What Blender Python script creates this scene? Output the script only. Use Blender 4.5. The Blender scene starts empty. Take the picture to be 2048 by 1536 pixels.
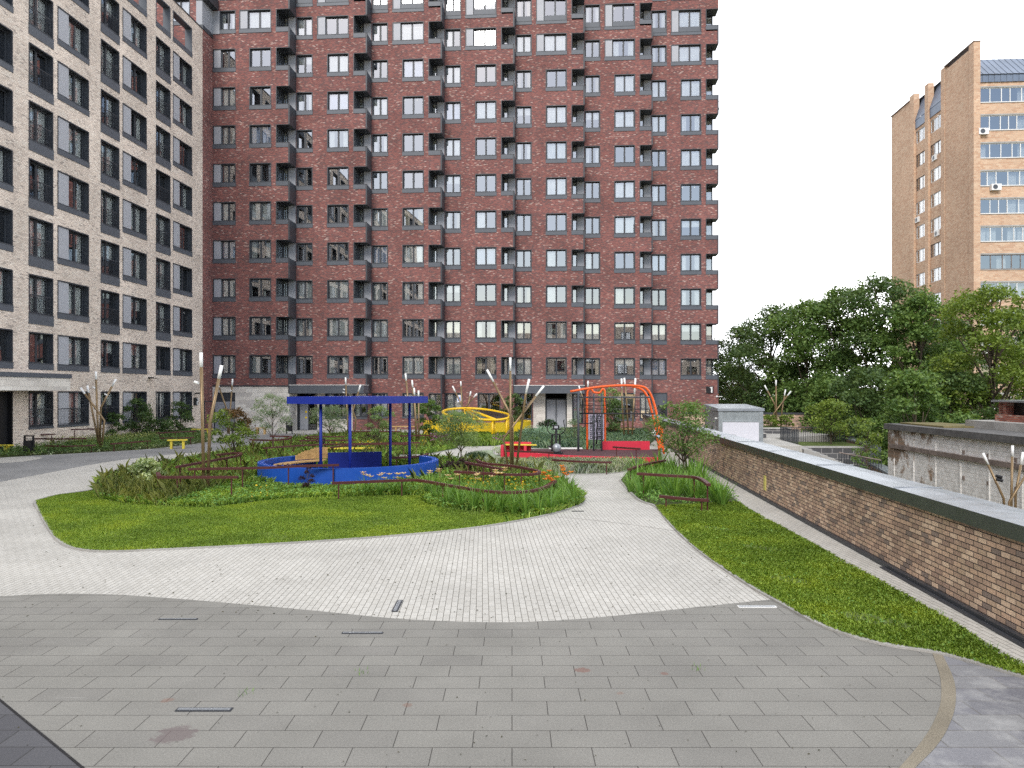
import bpy, math, random
import numpy as np
from mathutils import Vector

random.seed(7)
RNG = np.random.default_rng(11)
C = bpy.context.scene.collection
F, HZ, CZ = 1538.0, 785.0, 3.0            # photograph: focal length and horizon in its pixels, eye height in metres
TH = math.radians(4.2); CT, ST = math.cos(TH), math.sin(TH)

def G(px, py, z=0.0):                     # photo pixel -> point on the level z
    Y = (CZ - z) * F / (py - HZ)
    return ((px - 1024) * Y / F, Y, z)
def P(px, py, Y):                         # photo pixel at a known distance
    return ((px - 1024) * Y / F, Y, CZ - (py - HZ) * Y / F)

# ------------------------------------------------------------------ materials
def nt(name):
    m = bpy.data.materials.new(name); m.use_nodes = True
    t = m.node_tree; t.nodes.clear()
    o = t.nodes.new('ShaderNodeOutputMaterial')
    return m, t, o
def N(t, kind, **kw):
    n = t.nodes.new(kind)
    for k, v in kw.items():
        if k in n.inputs: n.inputs[k].default_value = v
        else: setattr(n, k, v)
    return n
def c4(c): return (c[0], c[1], c[2], 1.0)
def ramp(t, stops, interp='LINEAR'):
    r = t.nodes.new('ShaderNodeValToRGB'); e = r.color_ramp; e.interpolation = interp
    while len(e.elements) < len(stops): e.elements.new(0.5)
    for el, (p, c) in zip(e.elements, stops): el.position = p; el.color = c4(c)
    return r
def mixc(t, fac, a, b, mode='MIX'):
    m = t.nodes.new('ShaderNodeMix'); m.data_type = 'RGBA'; m.blend_type = mode
    for sock, v in ((m.inputs[0], fac), (m.inputs[6], a), (m.inputs[7], b)):
        if hasattr(v, 'is_linked') or hasattr(v, 'links'): t.links.new(v, sock)
        elif isinstance(v, (int, float)): sock.default_value = v
        else: sock.default_value = c4(v)
    return m.outputs[2]
def noise(t, scale, vec=None, detail=4.0, rough=.55):
    n = N(t, 'ShaderNodeTexNoise', Scale=scale, Detail=detail, Roughness=rough)
    if vec is not None: t.links.new(vec, n.inputs['Vector'])
    return n
def coord(t, kind='Object'): return t.nodes.new('ShaderNodeTexCoord').outputs[kind]
def bump(t, h, strength=.3, dist=.01):
    b = N(t, 'ShaderNodeBump', Strength=strength, Distance=dist); t.links.new(h, b.inputs['Height']); return b.outputs[0]

def plain(name, col, rough=.6, metal=0.0, var=.12, nscale=3.0, spec=.4, bumpy=0.0):
    m, t, o = nt(name)
    b = N(t, 'ShaderNodeBsdfPrincipled', Roughness=rough, Metallic=metal)
    b.inputs['Specular IOR Level'].default_value = spec
    n = noise(t, nscale, coord(t))
    dark = [c * (1 - var) for c in col]; lite = [min(1, c * (1 + var)) for c in col]
    r = ramp(t, [(.3, dark), (.7, lite)]); t.links.new(n.outputs[0], r.inputs[0])
    t.links.new(r.outputs[0], b.inputs['Base Color'])
    n2 = noise(t, nscale * 4, coord(t)); mr = N(t, 'ShaderNodeMapRange'); 
    mr.inputs[3].default_value = max(.02, rough - .1); mr.inputs[4].default_value = min(1, rough + .12)
    t.links.new(n2.outputs[0], mr.inputs[0]); t.links.new(mr.outputs[0], b.inputs['Roughness'])
    if bumpy: t.links.new(bump(t, n2.outputs[0], bumpy, .01), b.inputs['Normal'])
    t.links.new(b.outputs[0], o.inputs[0]); return m

def bricks(name, stops, mortar, bw, bh, ms, rot=0.0, rough=.85, off=.5, stainy=.25, sscale=.35, bstr=.5, streak=False, interp='CONSTANT', freq=2):
    m, t, o = nt(name)
    b = N(t, 'ShaderNodeBsdfPrincipled', Roughness=rough); b.inputs['Specular IOR Level'].default_value = .25
    mp = t.nodes.new('ShaderNodeMapping'); mp.inputs['Rotation'].default_value = (0, 0, rot)
    t.links.new(coord(t, 'UV'), mp.inputs[0])
    k = t.nodes.new('ShaderNodeTexBrick'); k.offset = off; k.offset_frequency = freq
    for s, v in (('Scale', 1.0), ('Mortar Size', ms), ('Mortar Smooth', .1), ('Bias', 0.0), ('Brick Width', bw), ('Row Height', bh)):
        k.inputs[s].default_value = v
    k.inputs['Color1'].default_value = (0, 0, 0, 1); k.inputs['Color2'].default_value = (1, 1, 1, 1)
    k.inputs['Mortar'].default_value = (.5, .5, .5, 1)
    t.links.new(mp.outputs[0], k.inputs['Vector'])
    r = ramp(t, stops, interp); t.links.new(k.outputs['Color'], r.inputs[0])
    col = mixc(t, k.outputs['Fac'], r.outputs[0], mortar)
    big = noise(t, sscale, coord(t, 'UV'), 5)
    rr = ramp(t, [(.3, (1 - stainy,) * 3), (.7, (1 + stainy * .4,) * 3)]); t.links.new(big.outputs[0], rr.inputs[0])
    col = mixc(t, 1.0, col, rr.outputs[0], 'MULTIPLY')
    fine = noise(t, 60.0, coord(t, 'UV'), 3)
    if streak:
        m2 = t.nodes.new('ShaderNodeMapping'); m2.inputs['Scale'].default_value = (45, 3, 1)
        t.links.new(coord(t, 'UV'), m2.inputs[0]); fine = noise(t, 1.0, m2.outputs[0], 3)
    fr = ramp(t, [(.25, (.8,) * 3), (.75, (1.15,) * 3)]); t.links.new(fine.outputs[0], fr.inputs[0])
    col = mixc(t, 1.0, col, fr.outputs[0], 'MULTIPLY')
    t.links.new(col, b.inputs['Base Color'])
    inv = N(t, 'ShaderNodeMath', operation='SUBTRACT'); inv.inputs[0].default_value = 1; t.links.new(k.outputs['Fac'], inv.inputs[1])
    t.links.new(bump(t, inv.outputs[0], bstr, .006), b.inputs['Normal'])
    t.links.new(b.outputs[0], o.inputs[0])
    return m, t, b, col

def leafmat(name, a, b_, transl=.35, nscale=.8, patch=((.32, (.66, .72, .7)), (.68, (1.22, 1.15, 1.0)))):
    m, t, o = nt(name)
    g = t.nodes.new('ShaderNodeNewGeometry')
    r = ramp(t, [(0, a), (1, b_)]); t.links.new(g.outputs['Random Per Island'], r.inputs[0])
    n = noise(t, nscale, coord(t), 3); rr = ramp(t, list(patch)); t.links.new(n.outputs[0], rr.inputs[0])
    col = mixc(t, 1.0, r.outputs[0], rr.outputs[0], 'MULTIPLY')
    d = N(t, 'ShaderNodeBsdfPrincipled', Roughness=.5); d.inputs['Specular IOR Level'].default_value = .3
    tr = t.nodes.new('ShaderNodeBsdfTranslucent'); mx = t.nodes.new('ShaderNodeMixShader'); mx.inputs[0].default_value = transl
    t.links.new(col, d.inputs['Base Color']); t.links.new(mixc(t, 1.0, col, (1.2, 1.15, .6), 'MULTIPLY'), tr.inputs[0])
    t.links.new(d.outputs[0], mx.inputs[1]); t.links.new(tr.outputs[0], mx.inputs[2]); t.links.new(mx.outputs[0], o.inputs[0])
    return m

def glass(name, refl=.33, tint=(.86, .90, .91)):
    m, t, o = nt(name)
    tr = N(t, 'ShaderNodeBsdfTransparent'); tr.inputs[0].default_value = c4(tint)
    gl = N(t, 'ShaderNodeBsdfGlossy', Roughness=.015); gl.inputs[0].default_value = (.96, .98, 1, 1)
    oi = t.nodes.new('ShaderNodeObjectInfo')
    vm = N(t, 'ShaderNodeVectorMath', operation='SCALE'); vm.inputs['Scale'].default_value = 1.0
    n = noise(t, .7, coord(t), 0); t.links.new(bump(t, n.outputs[0], .12, .004), gl.inputs['Normal'])
    fr = N(t, 'ShaderNodeFresnel', IOR=1.5); ad = N(t, 'ShaderNodeMath', operation='ADD'); ad.inputs[1].default_value = refl - .04; ad.use_clamp = True
    t.links.new(fr.outputs[0], ad.inputs[0]); mx = t.nodes.new('ShaderNodeMixShader')
    t.links.new(ad.outputs[0], mx.inputs[0]); t.links.new(tr.outputs[0], mx.inputs[1]); t.links.new(gl.outputs[0], mx.inputs[2]); t.links.new(mx.outputs[0], o.inputs[0])
    return m

M = {}
RED = [(0, (0.14, 0.076, 0.076)), (0.15, (0.259, 0.092, 0.081)), (0.35, (0.2, 0.073, 0.069)), (0.55, (0.308, 0.113, 0.095)), (0.7, (0.173, 0.076, 0.073)), (0.82, (0.27, 0.108, 0.095)), (0.92, (0.41, 0.238, 0.2)), (0.97, (0.497, 0.356, 0.313))]
M['red_brick'] = bricks('red_brick', RED, (.21, .135, .12), .19, .069, .009)[0]
BEI = [(0, (.82, .70, .595)), (.35, (.74, .63, .535)), (.6, (.84, .745, .645)), (.82, (.62, .53, .455)), (.96, (.44, .38, .335))]
M['beige_brick'] = bricks('beige_brick', BEI, (.46, .39, .335), .22, .075, .009)[0]
WAL = [(0, (0.517, 0.36, 0.27)), (0.25, (0.653, 0.45, 0.325)), (0.5, (0.427, 0.293, 0.226)), (0.65, (0.764, 0.563, 0.415)), (0.82, (0.293, 0.226, 0.192)), (0.9, (0.563, 0.406, 0.293))]
M['wall_brick'] = bricks('wall_brick', WAL, (.045, .04, .04), .22, .0765, .007, streak=True, stainy=.3, sscale=.8)[0]
TWR = [(0, (0.7, 0.45, 0.288)), (0.3, (0.625, 0.375, 0.237)), (0.55, (0.775, 0.525, 0.35)), (0.8, (0.537, 0.312, 0.2))]
M['tower_brick'] = bricks('tower_brick', [(0, (.66, .46, .32)), (.3, (.61, .40, .265)), (.55, (.70, .51, .36)), (.8, (.56, .35, .23))], (.56, .43, .32), .36, .17, .014, stainy=.18, sscale=.12, interp='LINEAR')[0]
CH = [(0, (.40, .13, .09)), (.4, (.30, .09, .06)), (.7, (.5, .22, .15)), (.9, (.55, .4, .33))]
M['chimney_brick'] = bricks('chimney_brick', CH, (.3, .2, .17), .26, .08, .012)[0]
STN = [(0, (0.61, 0.567, 0.512)), (0.35, (0.683, 0.64, 0.58)), (0.7, (0.549, 0.512, 0.47)), (0.88, (0.732, 0.695, 0.634))]
M['stone'] = bricks('stone', STN, (.48, .45, .40), 1.0, .3, .008, stainy=.12)[0]
GST = [(0, (.10, .10, .105)), (.5, (.14, .14, .145)), (.8, (.085, .087, .095))]
M['grey_stone'] = bricks('grey_stone', GST, (.35, .34, .33), .62, .32, .02)[0]
# peeling white paint over old brick
m, t, b, bc = bricks('old_white_brick', [(0, (.30, .21, .15)), (.5, (.38, .27, .19)), (.8, (.26, .19, .14))], (.30, .25, .2), .5, .16, .018)
n1 = noise(t, .55, coord(t, 'UV'), 6, .7); r1 = ramp(t, [(.46, (0, 0, 0)), (.52, (1, 1, 1))])
sy = t.nodes.new('ShaderNodeSeparateXYZ'); t.links.new(coord(t), sy.inputs[0]); my = N(t, 'ShaderNodeMapRange'); my.inputs[1].default_value = -1.0; my.inputs[2].default_value = -11.0; my.inputs[3].default_value = -.02; my.inputs[4].default_value = .26
t.links.new(sy.outputs['Y'], my.inputs[0]); an = N(t, 'ShaderNodeMath', operation='ADD'); t.links.new(n1.outputs[0], an.inputs[0]); t.links.new(my.outputs[0], an.inputs[1]); t.links.new(an.outputs[0], r1.inputs[0])
kk = [x for x in t.nodes if x.type == 'TEX_BRICK'][0]
wv = mixc(t, kk.outputs['Fac'], (.86, .85, .83), (.76, .74, .71))
n3 = noise(t, 3.0, coord(t, 'UV'), 5); r3 = ramp(t, [(.35, (.8, .79, .78)), (.6, (1, 1, 1))]); t.links.new(n3.outputs[0], r3.inputs[0])
wv = mixc(t, 1.0, wv, r3.outputs[0], 'MULTIPLY')
t.links.new(mixc(t, r1.outputs[0], bc, wv), b.inputs['Base Color']); M['old_white'] = m

PAV = [(0, (.485, .47, .43)), (.5, (.515, .50, .46)), (1, (.54, .525, .485))]
M['white_paver'] = bricks('white_paver', PAV, (.13, .12, .10), .27, .0875, .0042, rot=math.radians(90 - 2.2), rough=.9, stainy=.14, sscale=.5, bstr=.25, interp='LINEAR')[0]
m, t, b, col = bricks('grey_slab', [(0, (.232, .225, .205)), (.5, (.248, .241, .219)), (1, (.225, .218, .20))], (.07, .066, .06), .671, .3245, .0045, rough=.85, stainy=.14, sscale=.9, bstr=.2, interp='LINEAR')
oc = coord(t)
fn = noise(t, 140, oc, 2); fr_ = ramp(t, [(.3, (.86,) * 3), (.7, (1.12,) * 3)]); t.links.new(fn.outputs[0], fr_.inputs[0]); col = mixc(t, 1.0, col, fr_.outputs[0], 'MULTIPLY')
for (px, py, rad, sc, cc, st) in ((350, 1470, .18, 9, (.145, .115, .115), .7), (335, 1401, .06, 15, (.22, .13, .10), .5), (1165, 1341, .085, 15, (.19, .09, .07), .6), (1328, 1348, .05, 15, (.19, .09, .07), .55), (815, 1411, .05, 18, (.2, .11, .08), .45), (1240, 1387, .04, 18, (.22, .14, .11), .45)):
    g = G(px, py); sb = N(t, 'ShaderNodeVectorMath', operation='DISTANCE'); sb.inputs[1].default_value = (g[0], g[1], .004)
    t.links.new(oc, sb.inputs[0]); nn = noise(t, sc, oc, 5, .7)
    a = N(t, 'ShaderNodeMath', operation='MULTIPLY_ADD'); a.inputs[1].default_value = rad * 2.0; a.inputs[2].default_value = -rad; t.links.new(nn.outputs[0], a.inputs[0])
    a2 = N(t, 'ShaderNodeMath', operation='ADD'); t.links.new(a.outputs[0], a2.inputs[0]); t.links.new(sb.outputs['Value'], a2.inputs[1])
    rr = ramp(t, [(0, (st,) * 3), (min(.99, rad * .8), (st,) * 3), (min(1, rad * 1.02), (0, 0, 0))]); t.links.new(a2.outputs[0], rr.inputs[0])
    col = mixc(t, rr.outputs[0], col, cc)
mp = t.nodes.new('ShaderNodeMapping'); mp.inputs['Scale'].default_value = (.5, 3.5, 1); mp.inputs['Rotation'].default_value = (0, 0, .9); t.links.new(oc, mp.inputs[0])
sn = noise(t, 1.6, mp.outputs[0], 4, .65); sr = ramp(t, [(.66, (0,) * 3), (.74, (.28,) * 3)]); t.links.new(sn.outputs[0], sr.inputs[0])
col = mixc(t, sr.outputs[0], col, (.40, .39, .37)); t.links.new(col, b.inputs['Base Color']); M['grey_slab'] = m
M['dark_slab'] = bricks('dark_slab', [(0, (.09, .09, .098)), (1, (.112, .112, .12))], (.05, .05, .05), .671, .3245, .006, rough=.8, stainy=.2, bstr=.2, interp='LINEAR')[0]
m, t, b, col = bricks('slate_slab', [(0, (.17, .17, .19)), (.4, (.22, .22, .235)), (.7, (.145, .145, .17)), (1, (.26, .26, .26))], (.15, .145, .14), .671, .3245, .008, rough=.8, stainy=.2, bstr=.3, interp='LINEAR')
wn = noise(t, 2.2, coord(t), 6, .7); wr = ramp(t, [(.48, (0,) * 3), (.68, (.7,) * 3)]); t.links.new(wn.outputs[0], wr.inputs[0])
t.links.new(mixc(t, wr.outputs[0], col, (.37, .37, .365)), b.inputs['Base Color']); M['slate_slab'] = m

def speck(name, a, b_, scale, rough=.9, big=.8):
    m, t, o = nt(name); b = N(t, 'ShaderNodeBsdfPrincipled', Roughness=rough); b.inputs['Specular IOR Level'].default_value = .2
    n = noise(t, scale, coord(t), 4, .7); r = ramp(t, [(.3, a), (.7, b_)]); t.links.new(n.outputs[0], r.inputs[0])
    n2 = noise(t, big, coord(t), 4); r2 = ramp(t, [(.3, (.8,) * 3), (.7, (1.15,) * 3)]); t.links.new(n2.outputs[0], r2.inputs[0])
    t.links.new(mixc(t, 1.0, r.outputs[0], r2.outputs[0], 'MULTIPLY'), b.inputs['Base Color'])
    t.links.new(bump(t, n.outputs[0], .5, .01), b.inputs['Normal']); t.links.new(b.outputs[0], o.inputs[0]); return m
M['path_grey'] = speck('path_grey', (.22, .22, .22), (.28, .28, .275), 30, big=.4)
M['gravel'] = speck('gravel_resin', (.15, .13, .095), (.36, .32, .25), 90)
M['kerb'] = speck('kerb_concrete', (.30, .29, .27), (.40, .39, .37), 25)
M['soil'] = speck('bed_soil', (.045, .055, .024), (.10, .12, .045), 14)
M['pale_bed'] = speck('pale_bed', (.20, .25, .16), (.36, .42, .29), 20)
M['lawn_base'] = speck('lawn_base', (.07, .10, .025), (.13, .17, .045), 30, big=1.2)
M['terrain'] = speck('terrain', (.06, .075, .03), (.12, .12, .07), 2.0, big=.1)
M['concrete'] = speck('concrete', (.33, .32, .30), (.43, .42, .40), 6)
M['bitumen'] = speck('bitumen', (.10, .10, .10), (.17, .165, .16), 5)
M['roof_moss'] = speck('roof_moss', (.12, .12, .05), (.22, .17, .08), 7)
M['metal_dark'] = plain('metal_dark', (.040, .044, .052), .45, .0, .1)
M['metal_slate'] = plain('metal_slate', (.085, .095, .112), .45, 0, .1)
M['panel_grey'] = plain('panel_grey', (.30, .31, .335), .5, 0, .05, 1.0)
M['panel_light'] = plain('panel_light', (.36, .37, .40), .5, 0, .05, 1.0)
M['zinc'] = plain('zinc', (.31, .335, .365), .34, .3, .16, .9, bumpy=.12)
M['galv'] = plain('galvanised', (.33, .36, .37), .38, .5, .2, 2.0)
M['white_panel'] = plain('white_panel', (.60, .60, .645), .6, 0, .03)
M['fascia'] = plain('fascia', (.055, .066, .055), .4, 0, .12)
M['room'] = plain('room_dark', (.035, .035, .04), .9, 0, .3, .4)  # near-black colour stands for the unlit depth of rooms behind the glass
M['curtain'] = plain('curtain', (.62, .62, .60), .9, 0, .08, 2.0)
M['curtain_blue'] = plain('curtain_blue', (.42, .46, .58), .9, 0, .08, 2.0)
M['curtain_tan'] = plain('curtain_tan', (.45, .40, .30), .9, 0, .1, 2.0)
M['glass'] = glass('window_glass')
M['glass_door'] = glass('door_glass', .16, (.4, .43, .45))
M['blue'] = plain('blue_paint', (.008, .07, .38), .45, 0, .07, 1.5)
M['navy'] = plain('blue_roof_paint', (.004, .020, .24), .6, 0, .08, 1.5)
M['yellow'] = plain('yellow_paint', (.80, .55, .02), .45, 0, .06, 1.5)
M['yellow_tube'] = plain('yellow_tube', (.78, .48, .015), .35, 0, .06, 1.5)
M['yellow_bench'] = plain('yellow_bench', (.72, .58, .06), .5, 0, .1)
M['redpaint'] = plain('red_paint', (.60, .03, .06), .5, 0, .06, 1.5)
M['orange'] = plain('orange_paint', (.74, .115, .02), .38, 0, .07, 1.5)
M['maroon'] = plain('maroon_rail', (.075, .019, .018), .5, 0, .15, 3)
M['rubber'] = speck('maroon_rubber', (.07, .035, .04), (.115, .06, .065), 60)
M['gunmetal'] = plain('gunmetal', (.075, .085, .10), .45, 0, .1)
M['black'] = plain('black_paint', (.012, .012, .014), .45, 0, .2)
M['bronze'] = plain('bronze_pole', (.23, .16, .085), .38, .4, .2, 2)
M['opal'] = plain('opal_tip', (.80, .80, .78), .35, 0, .03)
M['white'] = plain('white_paint', (.78, .78, .76), .5, 0, .04)
M['wood'] = plain('wood_slats', (.50, .32, .13), .6, 0, .2, 6)
M['silver'] = plain('silver', (.30, .32, .34), .4, .4, .15)
M['rope'] = plain('rope', (.05, .035, .03), .9, 0, .4, 5)
M['lilac'] = plain('lilac_board', (.50, .47, .58), .5, 0, .04)
M['twr_metal'] = plain('blue_grey_sheet', (.17, .21, .28), .45, .2, .15, .4)
M['rust'] = plain('rusty_steel', (.20, .16, .14), .7, 0, .3, 3)
M['bark'] = plain('bark', (.085, .065, .045), .9, 0, .35, 8)
M['bark_pale'] = plain('pale_bark', (.13, .11, .085), .9, 0, .3, 8)
M['paper'] = plain('paper', (.72, .74, .80), .8, 0, .05)
M['blue_print'] = plain('blue_print', (.18, .28, .62), .8, 0, .1)
M['sticker'] = plain('sticker', (.8, .8, .78), .7, 0, .03)
M['step_yellow'] = plain('step_yellow', (.62, .55, .16), .7, 0, .1)
M['leaf_dark'] = leafmat('leaf_dark', (0.062, 0.117, 0.046), (0.154, 0.233, 0.081))
M['leaf_mid'] = leafmat('leaf_mid', (0.085, 0.165, 0.046), (0.216, 0.323, 0.098))
M['leaf_lime'] = leafmat('leaf_lime', (0.119, 0.194, 0.032), (0.27, 0.356, 0.081))
M['leaf_far'] = leafmat('leaf_far', (.14, .18, .03), (.26, .29, .06))
M['leaf_grey'] = leafmat('leaf_grey', (0.144, 0.216, 0.132), (0.3, 0.384, 0.228))
M['leaf_willow'] = leafmat('leaf_willow', (0.156, 0.25, 0.094), (0.343, 0.452, 0.187))
M['leaf_varieg'] = leafmat('leaf_variegated', (0.156, 0.26, 0.078), (0.715, 0.78, 0.52))
M['leaf_russet'] = leafmat('leaf_russet', (.10, .06, .03), (.20, .12, .06))
M['leaf_plum'] = leafmat('leaf_plum', (.03, .015, .02), (.07, .035, .04))
M['leaf_pine'] = leafmat('leaf_pine', (0.022, 0.055, 0.02), (0.055, 0.115, 0.035))
M['strap'] = leafmat('strap_leaf', (0.101, 0.228, 0.037), (0.253, 0.43, 0.095))
M['meadow'] = leafmat('meadow_blade', (0.226, 0.413, 0.088), (0.601, 0.775, 0.213))
M['herb'] = leafmat('herb_leaf', (0.108, 0.254, 0.068), (0.293, 0.508, 0.126))
M['fescue'] = leafmat('fescue_blade', (0.608, 0.774, 0.515), (0.78, 0.78, 0.78))
M['fescue_teal'] = leafmat('teal_blade', (0.225, 0.39, 0.315), (0.48, 0.645, 0.51))
M['straw'] = leafmat('straw_blade', (.24, .29, .09), (.44, .48, .20))
M['lawn'] = leafmat('lawn_blade', (0.185, 0.31, 0.034), (0.453, 0.573, 0.103), .3, .6, ((.36, (.68, .76, .76)), (.52, (.95, 1.0, .97)), (.66, (1.2, 1.14, .95))))
M['flower_yellow'] = leafmat('flower_yellow', (.65, .42, .02), (.80, .60, .05))
M['flower_orange'] = leafmat('flower_orange', (.70, .17, .02), (.80, .30, .05))
M['flower_peach'] = leafmat('flower_peach', (.72, .45, .30), (.80, .65, .40))
M['flower_purple'] = leafmat('flower_purple', (.20, .09, .18), (.32, .16, .28))
M['debris'] = leafmat('debris', (.03, .035, .012), (.09, .075, .035))

# ------------------------------------------------------------------ mesh helper
class MB:
    def __init__(s): s.v = []; s.f = []; s.m = []
    def face(s, pts, m=0):
        i = len(s.v); s.v.extend([tuple(p) for p in pts]); s.f.append(tuple(range(i, i + len(pts)))); s.m.append(m); return s
    def box(s, x0, x1, y0, y1, z0, z1, m=0):
        i = len(s.v)
        s.v += [(x0, y0, z0), (x1, y0, z0), (x1, y1, z0), (x0, y1, z0), (x0, y0, z1), (x1, y0, z1), (x1, y1, z1), (x0, y1, z1)]
        for f in ((0, 3, 2, 1), (4, 5, 6, 7), (0, 1, 5, 4), (1, 2, 6, 5), (2, 3, 7, 6), (3, 0, 4, 7)):
            s.f.append(tuple(i + k for k in f)); s.m.append(m)
        return s
    def prism(s, poly, z0, z1, m=0, mtop=None):
        if sum(a[0] * b[1] - b[0] * a[1] for a, b in zip(poly, poly[1:] + poly[:1])) < 0: poly = poly[::-1]
        n = len(poly); i = len(s.v)
        s.v += [(p[0], p[1], z0) for p in poly] + [(p[0], p[1], z1) for p in poly]
        s.f.append(tuple(range(i + n - 1, i - 1, -1))); s.m.append(m)
        s.f.append(tuple(range(i + n, i + 2 * n))); s.m.append(m if mtop is None else mtop)
        for k in range(n):
            l = (k + 1) % n; s.f.append((i + k, i + l, i + n + l, i + n + k)); s.m.append(m)
        return s
    def tube(s, pts, r, n=8, m=0, closed=False):
        pts = [Vector(p) for p in pts]; L = len(pts); rr = r if isinstance(r, (list, tuple)) else [r] * L
        i = len(s.v); up = None
        for k, p in enumerate(pts):
            a = pts[(k - 1) % L] if (closed or k > 0) else p; b = pts[(k + 1) % L] if (closed or k < L - 1) else p
            d = (b - a).normalized()
            if up is None: up = Vector((0, 0, 1)) if abs(d.z) < .9 else Vector((1, 0, 0))
            e1 = (up - d * up.dot(d)).normalized(); e2 = d.cross(e1); up = e1
            for q in range(n):
                w = 2 * math.pi * q / n; c = p + (e1 * math.cos(w) + e2 * math.sin(w)) * rr[k]; s.v.append(tuple(c))
        for k in range(L if closed else L - 1):
            for q in range(n):
                A = i + k * n; B = i + ((k + 1) % L) * n; s.f.append((A + q, A + (q + 1) % n, B + (q + 1) % n, B + q)); s.m.append(m)
        if not closed:
            s.f.append(tuple(range(i + n - 1, i - 1, -1))); s.m.append(m)
            s.f.append(tuple(range(i + (L - 1) * n, i + L * n))); s.m.append(m)
        return s
    def ribbon(s, pts, w, z0, z1, m=0, closed=False):            # flat bar swept along a plan line (pts carry x, y, z added to z0, z1)
        L = len(pts); i = len(s.v)
        for k in range(L):
            a = pts[(k - 1) % L] if (closed or k > 0) else pts[k]; b = pts[(k + 1) % L] if (closed or k < L - 1) else pts[k]
            dx, dy = b[0] - a[0], b[1] - a[1]; q = math.hypot(dx, dy) or 1; nx, ny = -dy / q * w / 2, dx / q * w / 2
            x, y = pts[k][0], pts[k][1]; z = pts[k][2] if len(pts[k]) > 2 else 0
            s.v += [(x - nx, y - ny, z + z0), (x + nx, y + ny, z + z0), (x + nx, y + ny, z + z1), (x - nx, y - ny, z + z1)]
        for k in range(L if closed else L - 1):
            A = i + 4 * k; B = i + 4 * ((k + 1) % L)
            for q in range(4): s.f.append((A + q, B + q, B + (q + 1) % 4, A + (q + 1) % 4)[::-1]); s.m.append(m)
        if not closed:
            s.f.append((i, i + 1, i + 2, i + 3)); s.m.append(m); j = i + 4 * (L - 1); s.f.append((j + 3, j + 2, j + 1, j)); s.m.append(m)
        return s
    def ball(s, c, r, m=0, nu=10, nv=6, sc=(1, 1, 1)):
        i = len(s.v)
        for a in range(nv + 1):
            ph = math.pi * a / nv
            for b in range(nu):
                w = 2 * math.pi * b / nu
                s.v.append((c[0] + r * sc[0] * math.sin(ph) * math.cos(w), c[1] + r * sc[1] * math.sin(ph) * math.sin(w), c[2] + r * sc[2] * math.cos(ph)))
        for a in range(nv):
            for b in range(nu): s.f.append((i + a * nu + b, i + (a + 1) * nu + b, i + (a + 1) * nu + (b + 1) % nu, i + a * nu + (b + 1) % nu)); s.m.append(m)
        return s
    def add(s, o, dx=0, dy=0, dz=0, rot=0.0, mo=0):
        i = len(s.v); c, n = math.cos(rot), math.sin(rot)
        s.v += [(dx + c * x - n * y, dy + n * x + c * y, dz + z) for x, y, z in o.v]
        s.f += [tuple(i + k for k in f) for f in o.f]; s.m += [q + mo for q in o.m]; return s
    def mesh(s, name, mats, smooth=False):
        me = bpy.data.meshes.new(name); me.from_pydata(s.v, [], s.f); me.update()
        for m_ in (mats if isinstance(mats, (list, tuple)) else [mats]): me.materials.append(m_)
        me.polygons.foreach_set('material_index', s.m)
        boxuv(me)
        if smooth: me.polygons.foreach_set('use_smooth', [True] * len(s.f))
        return me
    def build(s, name, mats, parent=None, smooth=False):
        return link(name, s.mesh(name, mats, smooth), parent)

def boxuv(me):
    nl = len(me.loops); np_ = len(me.polygons)
    if not np_: return
    co = np.empty(len(me.vertices) * 3); me.vertices.foreach_get('co', co); co = co.reshape(-1, 3)
    li = np.empty(nl, dtype=np.int32); me.loops.foreach_get('vertex_index', li)
    nr = np.empty(np_ * 3); me.polygons.foreach_get('normal', nr); nr = nr.reshape(-1, 3)
    tot = np.empty(np_, dtype=np.int32); me.polygons.foreach_get('loop_total', tot)
    n = np.repeat(nr, tot, axis=0); p = co[li]
    flat = np.abs(n[:, 2]) > .7
    h = np.hypot(n[:, 0], n[:, 1]); h[h == 0] = 1
    u = (-n[:, 1] * p[:, 0] + n[:, 0] * p[:, 1]) / h
    uv = np.stack([np.where(flat, p[:, 0], u), np.where(flat, p[:, 1], p[:, 2])], 1)
    l = me.uv_layers.new(name='UVMap'); l.data.foreach_set('uv', uv.astype(np.float32).ravel())

def link(name, me, parent=None):
    o = bpy.data.objects.new(name, me); C.objects.link(o)
    if parent is not None: o.parent = parent
    return o
def tag(o, label=None, cat=None, group=None, kind=None):
    if label: o['label'] = label
    if cat: o['category'] = cat
    if group: o['group'] = group
    if kind: o['kind'] = kind
    return o
def empty(name, label, cat, loc=(0, 0, 0), rz=0.0, group=None):
    o = bpy.data.objects.new(name, None); C.objects.link(o); o.location = loc; o.rotation_euler = (0, 0, rz)
    o.empty_display_size = .2
    return tag(o, label, cat, group)
def put(name, me, parent, loc, rz=0.0):
    o = link(name, me, parent); o.location = loc; o.rotation_euler = (0, 0, rz); return o
def structure(name, mb, mats): return tag(mb.build(name, mats), kind='structure')
def sheet(poly, z):
    return MB().face([(p[0], p[1], z) for p in (poly if sum(a[0] * b[1] - b[0] * a[1] for a, b in zip(poly, poly[1:] + poly[:1])) > 0 else poly[::-1])])
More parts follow.
